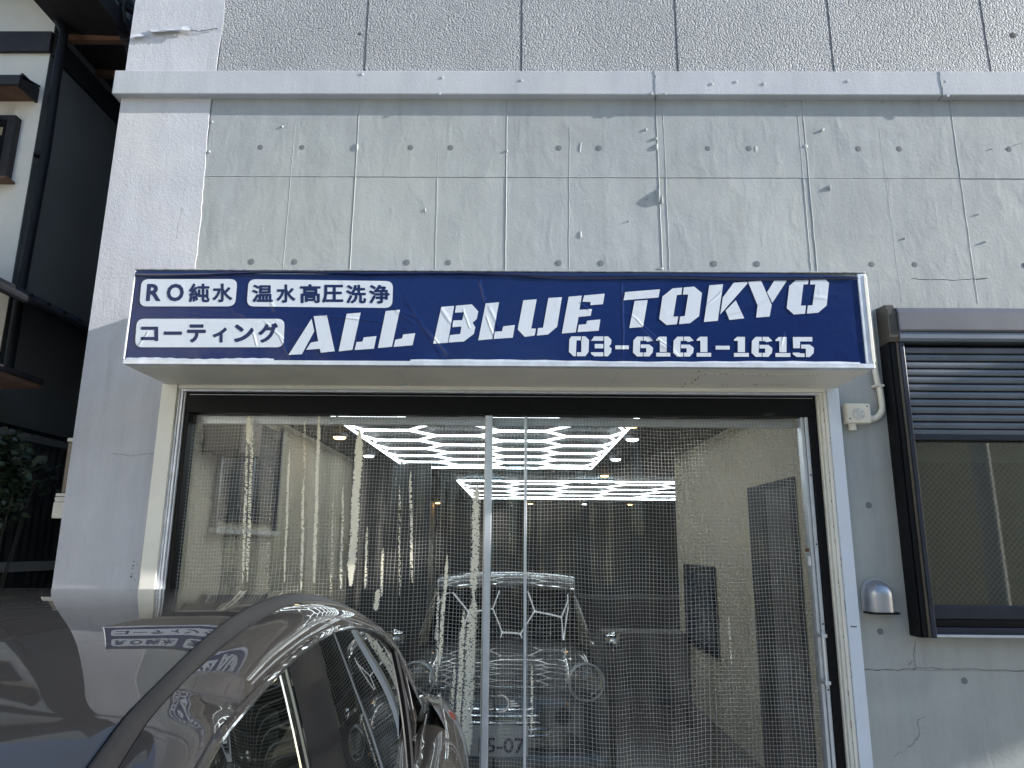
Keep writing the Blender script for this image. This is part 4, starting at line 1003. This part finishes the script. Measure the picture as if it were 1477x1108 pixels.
M_inter = plain('grey_upholstery', (.10, .10, .095), .7, var=.2, scale=9)
M_red = plain('red_lamp', (.07, .012, .008), .12, var=.2, scale=40, Coat_Weight=1.0)
def crs(p, n):
    """Catmull-Rom through points, n samples per segment"""
    out = []
    for k in range(len(p)-1):
        p0 = Vector(p[k-1]) if k else 2*Vector(p[0])-Vector(p[1]); p1, p2 = Vector(p[k]), Vector(p[k+1]); p3 = Vector(p[k+2]) if k+2 < len(p) else 2*p2-p1
        for i in range(n):
            t = i/n; out.append(.5*((2*p1)+(p2-p0)*t+(2*p0-5*p1+4*p2-p3)*t*t+(3*p1-p0-3*p2+p3)*t*t*t))
    out.append(Vector(p[-1])); return out
def relax(pts, it=6):
    for _ in range(it): pts = [pts[0]]+[pts[i]*.5+(pts[i-1]+pts[i+1])*.25 for i in range(1, len(pts)-1)]+[pts[-1]]
    return pts
CXc = -1.10; NS = 12
car = empty('parked_car', (CXc, 1.1, 0), 'glossy dark brown crossover car backed up to the curtain door', 'car')
A = [(-.40,-.05,1.06),(-.455,.44,1.31),(-.508,.925,1.522),(-.531,1.115,1.575),(-.565,1.50,1.643),(-.585,1.95,1.655),(-.575,2.45,1.590),(-.545,2.95,1.455),(-.50,3.36,1.17)]
B = [(-.37,-.02,1.04),(-.425,.46,1.295),(-.482,.945,1.510),(-.506,1.115,1.561),(-.545,1.505,1.616),(-.552,1.95,1.642),(-.545,2.45,1.568),(-.505,2.95,1.425),(-.45,3.38,1.14)]
Cc = [(-.34,.10,1.03),(-.37,.52,1.275),(-.400,.965,1.500),(-.438,1.20,1.524),(-.466,1.56,1.556),(-.468,1.93,1.573),(-.473,2.43,1.518),(-.450,2.88,1.362),(-.405,3.02,1.10)]
D = [(-.33,.12,1.02),(-.325,.60,1.005),(-.322,1.10,1.0),(-.322,1.30,1.002),(-.323,1.57,1.005),(-.328,1.93,1.010),(-.345,2.43,1.02),(-.372,2.75,1.035),(-.400,2.95,1.055)]
Ee = [(-.27,.05,.97),(-.262,.55,.975),(-.255,1.05,.968),(-.253,1.3,.965),(-.253,1.57,.962),(-.252,1.93,.965),(-.255,2.45,.985),(-.275,3.0,1.045),(-.345,3.44,1.130)]
Fw = [(-.20,.0,.80),(-.19,.5,.80),(-.185,1.05,.79),(-.185,1.3,.785),(-.185,1.57,.785),(-.185,1.93,.79),(-.18,2.45,.82),(-.182,3.0,.86),(-.215,3.46,.88)]
Gr = [(-.215,0,.34),(-.215,.5,.34),(-.215,1.05,.34),(-.215,1.3,.34),(-.215,1.57,.34),(-.215,1.93,.34),(-.20,2.45,.34),(-.19,3.0,.36),(-.24,3.50,.40)]
cvs = {n: relax(crs(v, NS), 4 if n in 'ADEFG' else 16) for n, v in dict(A=A, B=B, C=Cc, D=D, E=Ee, F=Fw, G=Gr).items()}
NT_ = len(cvs['A'])
CROWN = [.02,.025,.018,.020,.022,.020,.025,.035,.02]; BOW = [-.14,-.09,-.03,-.02,-.01,0,.03,.08,.10]
def lerp_list(L, n):
    out = []
    for k in range(len(L)-1):
        for i in range(n): f = i/n; f = f*f*(3-2*f)*.5+f*.5; out.append(L[k]+(L[k+1]-L[k])*f)
    return out+[L[-1]]
crown, bow = lerp_list(CROWN, NS), lerp_list(BOW, NS)
def mir(v): return Vector((2*CXc-v.x, v.y, v.z))
NU = 40
SL = [(.80,21),(.93,20.7),(.976,19.8),(1.034,18.6),(1.067,17.5),(1.104,16.1),(1.186,13.2),(1.263,11.0),(1.321,9.0),(1.394,6.6),(1.553,2.6),(1.698,.4),(2.0,-1.9),(2.3,-5.5),(2.6,-10),(2.9,-15),(3.3,-20)]
def slope_at(y):
    for k in range(len(SL)-1):
        if y <= SL[k+1][0]: f = (y-SL[k][0])/(SL[k+1][0]-SL[k][0]); return SL[k][1]+(SL[k+1][1]-SL[k][1])*max(0, f)
    return SL[-1][1]
def slope_s(y): return sum(slope_at(y+d*.012) for d in range(-4, 5))/9
ZP = {}; z_, y_ = 1.529, .93
for k in range(0, 2500): ZP[round(.93+k*.001, 3)] = z_; z_ += .001*math.tan(R(slope_s(.93+k*.001)))
z_ = 1.529
for k in range(1, 300): z_ -= .001*math.tan(R(slope_s(.93-k*.001))); ZP[round(.93-k*.001, 3)] = z_
def zprof(y): return ZP[round(min(3.4, max(.64, y)), 3)]*(1-(y*1000 % 1)*0)
def zprof_i(y):
    a = math.floor(y*1000)/1000; f = (y-a)*1000; return zprof(a)*(1-f)+zprof(a+.001)*f
top = []
for i in range(NT_):
    a = cvs['A'][i]; row = []
    for j in range(NU+1):
        u = 1-2*j/NU; yy = a.y+bow[i]*(1-u*u); zz_c = a.z+crown[i]*(1-abs(u)**2.6)
        wr = min(1, max(0, (i-2*NS+.5)/.5))*min(1, max(0, (6.4*NS-i)/(1.2*NS)))
        if wr > 0: w4 = abs(u)**5; zz_c = zz_c*(1-wr)+wr*(a.z*w4+zprof_i(yy)*(1-w4))
        row.append(Vector((CXc+(a.x-CXc)*u, yy, zz_c)))
    top.append(row)
kr0, kr1 = 2*NS, int(7*NS)
MB().grid(top[:kr0]).build('windscreen', M_gl, car, smooth=True)
MB().grid(top[kr0-1+1:kr1+1]).build('roof', M_paint, car, smooth=True)
MB().grid(top[kr1:]).build('rear_window', M_priv, car, smooth=True)
# bright header strip between windscreen and roof
hd = [p+Vector((0, -.006, .001)) for p in top[kr0-1]]
MB().tube(hd[1:-1], .006, 8).build('header_trim', M_chrome, car, smooth='auto')
hd2 = [[p+Vector((0, .0, -.002)) for p in top[kr0-2]], [p+Vector((0, -.002, .004)) for p in top[kr0-1]], [p+Vector((0, .001, .001)) for p in top[kr0]]]
MB().grid(hd2).build('header_seal', M_satin, car, smooth=True)
# spoiler lip at the rear of the roof
sp_rows = []
for d, h in ((-.10, .006), (-.02, .012), (.05, .004), (.05, -.018), (-.02, -.02)):
    sp_rows.append([p+Vector((0, d, h-(d+.1)*.42)) for p in top[kr1][3:-3]])
MB().grid(sp_rows).build('roof_spoiler', M_paint, car, smooth=True)
def bez(a, c, b, n): return [a*(1-i/n)**2+c*2*(i/n)*(1-i/n)+b*(i/n)**2 for i in range(n+1)]
for side in (0, 1):
    fn = mir if side else (lambda v: v)
    a_, b_, c_, d_, e_, f_, g_ = [[fn(v) for v in cvs[n]] for n in 'ABCDEFG']
    sgn = -1 if side else 1
    # roof moulding in its channel
    rows = []; kend = int(7.4*NS)
    for i in range(4, kend):
        a, b = a_[i], b_[i]; m = (a+b)/2
        rows.append([a+Vector((0, 0, -.004)), a+Vector((sgn*.004, 0, .003)), a*.7+b*.3+Vector((0, 0, .0065)), m+Vector((0, 0, .0075)), a*.3+b*.7+Vector((0, 0, .0055)), b+Vector((-sgn*.003, 0, .002)), b+Vector((0, 0, -.005))])
    MB().grid(rows).build('roof_moulding', M_satin, car, smooth=True)
    # pillar and roof side between moulding and glass
    rows = []
    for i in range(NT_):
        b, c = b_[i], c_[i]; f = i/(NT_-1); w = .034*math.sin(math.pi*min(1, f*2.2+.15))**.5 if f < .4 else .034
        if f > .85: w = .034+.03*(f-.85)/.15
        ctrl = (b+c)/2+Vector((sgn*w*.9, 0, w*.75)); rows.append(bez(b, ctrl, c+Vector((sgn*.002, 0, .004)), 10))
    MB().grid(rows).build('roof_side', M_paint, car, smooth=True)
    # window surround and glass
    k0, k1 = 3, NT_
    MB().tube([v+Vector((sgn*.006, 0, .002)) for v in c_[k0:]]+[v+Vector((sgn*.006, 0, 0)) for v in (c_[-1]*.5+d_[-1]*.5, d_[-1])], .0065, 8).build('window_trim', M_satin if side else M_paint, car, smooth='auto')
    MB().tube([v*1+Vector((sgn*.011, 0, -.002)) for v in c_[k0+4:-3]], .0035, 6).build('window_bright_trim', M_chrome, car, smooth='auto')
    MB().tube([v+Vector((sgn*.004, 0, 0)) for v in d_], .010, 8).build('belt_trim', M_chrome, car, smooth='auto')
    def glass_rows(i0, i1, off=0.0):
        rr_ = []
        for i in range(i0, i1+1):
            c, d = c_[i], d_[i]; ctrl = (c+d)/2+Vector((sgn*.022, 0, 0)); rr_.append([v+Vector((sgn*off, 0, 0)) for v in bez(c, ctrl, d, 10)])
        return rr_
    nb = int(3.95*NS); nb2 = int(4.6*NS); nq = int(6.75*NS)
    MB().grid(glass_rows(2, nb)).build('front_door_glass', M_gl, car, smooth=True)
    MB().grid(glass_rows(nb, nb2, .003)).build('door_pillar', M_gblack, car, smooth=True)
    MB().grid(glass_rows(nb2, nq)).build('rear_door_glass', M_priv, car, smooth=True)
    MB().grid(glass_rows(nq+1, NT_-1)).build('quarter_glass', M_priv, car, smooth=True)
    gr = glass_rows(nq, nq+1, .006); MB().tube([v for v in gr[0]], .009, 8).build('glass_divider', M_satin, car, smooth='auto')
    gr = glass_rows(nb-1, nb, .004); MB().tube([v for v in gr[0]], .006, 8).build('pillar_bright_edge', M_chrome, car, smooth='auto')
    # body side
    rows = []
    for i in range(NT_):
        p = [d_[i], e_[i], f_[i], g_[i]]
        q = crs(p, 8); rows.append(q)
    MB().grid(rows).build('body_side', M_paint, car, smooth=True)
    # rear pillar below roof side: joins roof side, shoulder and tail
    q0 = [b_[-1], e_[-1]]
    rows = []
    i0 = int(7.3*NS)
    for i in range(i0, NT_):
        f = (i-i0)/(NT_-1-i0); dd = d_[min(i, NT_-1)]
        # outer end runs from the window edge out over the shoulder to the tail corner
        out_ = c_[i]*(1-f)+(b_[-1]*.35+e_[-1]*.65)*f+Vector((sgn*.018*math.sin(f*math.pi), 0, .012*math.sin(f*math.pi)))
        rows.append(bez(out_, (out_+e_[i])/2+Vector((sgn*.03, 0, .02)), e_[i]+Vector((sgn*.003, 0, 0)), 10))
    MB().grid(rows).build('rear_quarter', M_paint, car, smooth=True)
    rows = [bez(b_[-1], (b_[-1]+e_[-1])/2+Vector((sgn*.01, .01, .01)), e_[-1], 8), bez(c_[-1], (c_[-1]+e_[-1])/2, e_[-1], 8)]
    MB().grid(rows).build('rear_quarter', M_paint, car, smooth=True)
    # tail lamp at the corner
    tl_ = [e_[-1]+Vector((sgn*.004, -.02, -.035)), f_[-1]*.35+e_[-1]*.65+Vector((sgn*.01, .02, 0)), f_[-1]*.7+e_[-1]*.3+Vector((sgn*.006, .02, 0))]
    bm = bmesh.new(); bmesh.ops.create_uvsphere(bm, u_segments=18, v_segments=12, radius=1)
    for v in bm.verts: v.co = Vector((v.co.x*.055, v.co.y*.09, v.co.z*.045)); v.co = v.co+tl_[1]+Vector((-sgn*.035, -.05, 0)); v.co.z -= (v.co.y-3.4)*.25
    me = bpy.data.meshes.new('tail_lamp'); bm.to_mesh(me); bm.free(); me.shade_smooth(); link('tail_lamp', me, M_red, car)
    # front wing
    nose = [(-.36,-1.12,.72),(-.27,-.85,.86),(-.255,-.45,.93),(-.27,.05,.97)]; nF = [(-.30,-1.10,.62),(-.21,-.85,.74),(-.195,-.45,.79),(-.20,0,.80)]; nG = [(-.40,-1.18,.30),(-.27,-.9,.30),(-.215,-.45,.34),(-.215,0,.34)]
    ce, cf_, cg = [[fn(v) for v in crs(q, 8)] for q in (nose, nF, nG)]
    rows = [crs([ce[i]+Vector((-sgn*.05, 0, .02)), ce[i], cf_[i], cg[i]], 6) for i in range(len(ce))]
    MB().grid(rows).build('front_wing', M_paint, car, smooth=True)
    # lamps and wheels
    lp = fn(Vector((-.43, -1.10, .70))); bm = bmesh.new(); bmesh.ops.create_uvsphere(bm, u_segments=18, v_segments=12, radius=1)
    for v in bm.verts: v.co = Vector((v.co.x*.15, v.co.y*.10, v.co.z*.055))+lp
    me = bpy.data.meshes.new('headlight'); bm.to_mesh(me); bm.free(); me.shade_smooth(); link('headlight', me, M_chrome, car)
    for wy in (-.42, 2.45):
        wx = fn(Vector((-.31, wy, .35))); ax = (sgn, 0, 0)
        w = MB().lathe([(.22, -.11), (.32, -.11), (.35, -.08), (.352, .06), (.33, .10), (.23, .105)], wx, ax, 32).build('tyre', M_rubber, car, smooth='auto')
        r = MB().lathe([(.225, .09), (.20, .06), (.06, .09), (0, .095)], wx, ax, 10).build('rim', M_alu, car, smooth='auto')
        MB().lathe([(.37, .0), (.41, .115), (.44, .112)], wx, ax, 28).build('arch_trim', M_satin, car, smooth='auto')
    mr = fn(Vector((-.10, .62, 1.06))); bm = bmesh.new(); bmesh.ops.create_uvsphere(bm, u_segments=18, v_segments=12, radius=1)
    for v in bm.verts: v.co = Vector((v.co.x*.11, v.co.y*.06, v.co.z*.07))+mr
    me = bpy.data.meshes.new('door_mirror'); bm.to_mesh(me); bm.free(); me.shade_smooth(); link('door_mirror', me, M_paint, car)
# bonnet, nose, tail
hood = []
ceL = crs([(-.36,-1.12,.72),(-.27,-.85,.86),(-.255,-.45,.93),(-.27,.05,.97)], 8)
for i, v in enumerate(ceL):
    f = i/(len(ceL)-1); xe_ = v.x-.05; hood.append([Vector((CXc+(xe_-CXc)*(1-2*j/20), v.y-(.16*(1-f)+.05*f)*(1-(1-2*j/20)**2)+.0, v.z+.02+(.05)*(1-(1-2*j/20)**2))) for j in range(21)])
hood.append([Vector((CXc+(-.40-CXc)*(1-2*j/20), .08-.12*(1-(1-2*j/20)**2), 1.045+.02*(1-(1-2*j/20)**2))) for j in range(21)])
MB().grid(hood).build('bonnet', M_paint, car, smooth=True)
nose_rows = []
for (z, dy, hx) in ((.74, 0, .70), (.62, -.05, .78), (.48, -.06, .78), (.30, -.02, .74)):
    nose_rows.append([Vector((CXc+hx*(1-2*j/20), -1.12-.0+dy-.16*(1-(1-2*j/20)**2), z+(.05*(1-(1-2*j/20)**2) if z > .7 else 0))) for j in range(21)])
MB().grid(nose_rows).build('front_bumper', M_paint, car, smooth=True)
for k in range(4): 
    z = .56+k*.035; MB().tube([(CXc-.42, -1.30, z), (CXc, -1.36, z), (CXc+.42, -1.30, z)], .009, 6).build('grille_bar', M_chrome, car, smooth='auto')
tail = []
for (pt, dz_) in (('A', 0), ('B', 0), ('E', 0), ('F', 0), ('G', 0)):
    v = cvs[pt][-1]; tail.append([Vector((CXc+(v.x-CXc)*(1-2*j/20), v.y+.06*(1-(1-2*j/20)**4), v.z)) for j in range(21)])
MB().grid(tail).build('tailgate', M_paint, car, smooth=True)
box('rear_bumper', CXc-.80, CXc+.80, 3.40, 3.60, .36, .66, M_satin, car, .05)
box('underbody', CXc-.82, CXc+.82, -.9, 3.2, .22, .40, M_rubber, car)
box('plate', CXc-.165, CXc+.165, 3.601, 3.606, .74, .90, M_white, car, .003)
# cabin
box('dashboard', CXc-.70, CXc+.70, .25, .62, .70, .95, M_inter, car, .04)
for sx in (-.36, .36):
    MB().prism([(1.35, .58), (1.85, .55), (2.05, 1.18), (1.92, 1.20), (1.75, .72), (1.35, .70)], 'x', CXc+sx-.25, CXc+sx+.25).build('front_seat', M_inter, car, bevel=.04, weld=False)
    box('headrest', CXc+sx-.12, CXc+sx+.12, 1.97, 2.06, 1.19, 1.37, M_inter, car, .035)
MB().prism([(2.25, .58), (2.75, .55), (2.95, 1.12), (2.82, 1.14), (2.66, .70), (2.25, .68)], 'x', CXc-.62, CXc+.62).build('rear_seat', M_inter, car, bevel=.04, weld=False)
box('cabin_floor', CXc-.78, CXc+.78, .2, 3.2, .42, .5, M_inter, car)
rows = [[p+Vector((0, 0, -.03)) for p in r[1:-1]] for r in top[kr0:kr1]]
MB().grid(rows).build('headlining', M_inter, car, smooth=True)
MB().tube([(CXc+.36+.18*math.cos(a), .80-.10*math.sin(a), .98+.16*math.sin(a)) for a in [2*math.pi*k/24 for k in range(25)]], .014, 8).build('steering_wheel', M_rubber, car, smooth='auto')

# small retro car inside
M_p2 = m_paint('grey_paint', (.075, .08, .085))
M_lampbowl = plain('lamp_bowl', (.62, .65, .68), .22, .4, var=.2, scale=40)
ic = empty('garaged_car', (-.1, 6.8, 0), 'small grey round headlamp car parked behind the mesh curtain', 'car')
IX, IY = -.11, 5.1
sec = [  # y, half width, sill z, shoulder z, top z
 (5.12, .60, .30, .78, .84), (5.2, .70, .26, .86, .93), (5.5, .76, .24, .95, 1.03), (5.95, .78, .24, 1.02, 1.10)]
rows = []
def ring(y, hw, z0, zs, zt, n=24, belly=0):
    r_ = []
    for j in range(n+1):
        a = math.pi*j/n; c, s = math.cos(a), math.sin(a)
        r_.append(Vector((IX+hw*math.copysign(abs(c)**.45, c), y-belly*(s**1.5), z0+(zt-z0)*(s**.42))))
    return r_
ys = [(5.10, .56, .22, .55, .66, .10), (5.12, .66, .22, .7, .80, .11), (5.18, .72, .22, .8, .90, .10), (5.4, .76, .22, .9, .99, .06), (5.7, .78, .22, .95, 1.04, .03), (6.0, .79, .22, 1, 1.08, 0), (7.2, .80, .22, 1, 1.08, 0), (8.4, .76, .22, 1, 1.02, 0), (8.7, .62, .3, .9, .8, -.05)]
MB().grid([ring(y, hw, z0, zs_, zt_2, 30, b) for y, hw, z0, zs_, zt_2, b in ys]).build('body', M_p2, ic, smooth=True)
def cab(y, hwb, hwt, zb2, zt2, bow_=0):
    pts = [(-hwb, zb2), (-hwt-.02, zt2-.06), (-hwt+.06, zt2), (0, zt2+.03), (hwt-.06, zt2), (hwt+.02, zt2-.06), (hwb, zb2)]
    q = crs([(IX+a, y-bow_*(1-(a/hwb)**2), b) for a, b in pts], 5); return q
MB().grid([cab(5.95, .70, .60, 1.05, 1.07, .12), cab(6.10, .70, .58, 1.05, 1.24, .11), cab(6.28, .70, .56, 1.05, 1.42, .10)]).build('windscreen', M_priv, ic, smooth=True)
MB().grid([cab(6.28, .70, .56, 1.05, 1.43, .10), cab(6.4, .71, .58, 1.05, 1.50, .08), cab(6.8, .71, .60, 1.05, 1.53, .03), cab(7.8, .70, .59, 1.05, 1.52), cab(8.35, .66, .52, 1.02, 1.42)]).build('roof', M_p2, ic, smooth=True)
MB().tube(cab(6.28, .70, .56, 1.05, 1.44, .11), .014, 8).build('windscreen_frame', M_chrome, ic, smooth='auto')
for s in (-1, 1):
    hx = IX+s*.55; hz = .93-.03
    h = MB().lathe([(.105, -.10), (.118, .03), (.120, .055), (.108, .062)], (hx, 5.04, .93), n=24).build('headlight', M_lampbowl, ic, smooth='auto')
    g = MB().lathe([(.106, .058), (.09, .075), (.05, .088), (0, .092)], (hx, 5.04, .93), n=24).build('lens', M_headg, h, smooth='auto'); pass
    g.matrix_parent_inverse = Matrix.Identity(4); 
    MB().lathe([(.05, 0), (.05, .03), (.04, .038), (0, .05)], (IX+s*.40, 5.01, .72), n=16).build('indicator', M_satin, ic, smooth='auto')
    MB().lathe([(.012, 0), (.008, .012), (0, .014)], (IX+s*.43, 4.98, .80), n=8).build('marker_lamp', plain('amber_lens', (.5, .22, .03), .2), ic, smooth='auto')
    m_ = MB().lathe([(.0, 0), (.07, .01), (.075, .05), (.03, .09), (0, .095)], (IX+s*.86, 6.05, 1.06), n=14).build('door_mirror', M_chrome, ic, smooth='auto')
    for wy in (5.75, 8.0): 
        MB().lathe([(0, .06), (.18, .07), (.2, .09), (.29, .09), (.31, .05), (.31, -.09), (.2, -.1)], (IX+s*.70, wy, .30), (s, 0, 0), 24).build('wheel', M_rubber, ic, smooth='auto')
for k in range(5):
    z = .60+k*.040; w = .34-.02*abs(k-2); MB().tube([(IX-w, 5.03, z), (IX-w*.5, 4.995, z), (IX, 4.98, z), (IX+w*.5, 4.995, z), (IX+w, 5.03, z)], .009, 6).build('grille_bar', M_chrome, ic, smooth='auto')
box('front_bumper', IX-.70, IX+.70, 4.93, 5.12, .36, .52, M_p2, ic, .05)
bdg = MB()
for k in range(16):
    a0, a1 = 2*math.pi*k/16, 2*math.pi*(k+1)/16
    for (ra, rb) in ((.045, .055),): bdg.quad((IX+ra*math.cos(a0), 4.966, .80+ra*math.sin(a0)), (IX+rb*math.cos(a0), 4.966, .80+rb*math.sin(a0)), (IX+rb*math.cos(a1), 4.966, .80+rb*math.sin(a1)), (IX+ra*math.cos(a1), 4.966, .80+ra*math.sin(a1)))
for s in (-1, 1):
    for k in range(3): bdg.quad((IX+s*.06, 4.966, .78+k*.014), (IX+s*(.12-.015*k), 4.966, .785+k*.014), (IX+s*(.12-.015*k), 4.966, .793+k*.014), (IX+s*.06, 4.966, .790+k*.014))
bdg.build('bonnet_badge', M_chrome, ic, weld=False)
pa, pb = P(668, 1046, 4.92), P(762, 1092, 4.92)
box('number_plate', pa[0], pb[0], 4.915, 4.925, pb[1], pa[1], plain('plate_white', (.62, .64, .66), .5), ic, .003)
def ptext(body, x0, x1, z0, z1, y, mat, par, bold=.02):
    cu = bpy.data.curves.new('txt', 'FONT'); cu.body = body; cu.size = 1; cu.offset = bold; cu.resolution_u = 2
    to = bpy.data.objects.new('txt', cu); COL.objects.link(to); me = to.to_mesh(); vs = [v.co.copy() for v in me.vertices]; fs = [tuple(p.vertices) for p in me.polygons]
    to.to_mesh_clear(); bpy.data.objects.remove(to); bpy.data.curves.remove(cu)
    ax, bx = min(v.x for v in vs), max(v.x for v in vs); ay, by = min(v.y for v in vs), max(v.y for v in vs)
    me = bpy.data.meshes.new('plate_number'); me.from_pydata([(x0+(x1-x0)*(v.x-ax)/(bx-ax), y, z0+(z1-z0)*(v.y-ay)/(by-ay)) for v in vs], [], fs)
    return link('plate_number', me, mat, par)
ptext('15-07', pa[0]+.10, pb[0]-.02, pb[1]+.02, pb[1]+(pa[1]-pb[1])*.62, 4.913, M_ink, ic)
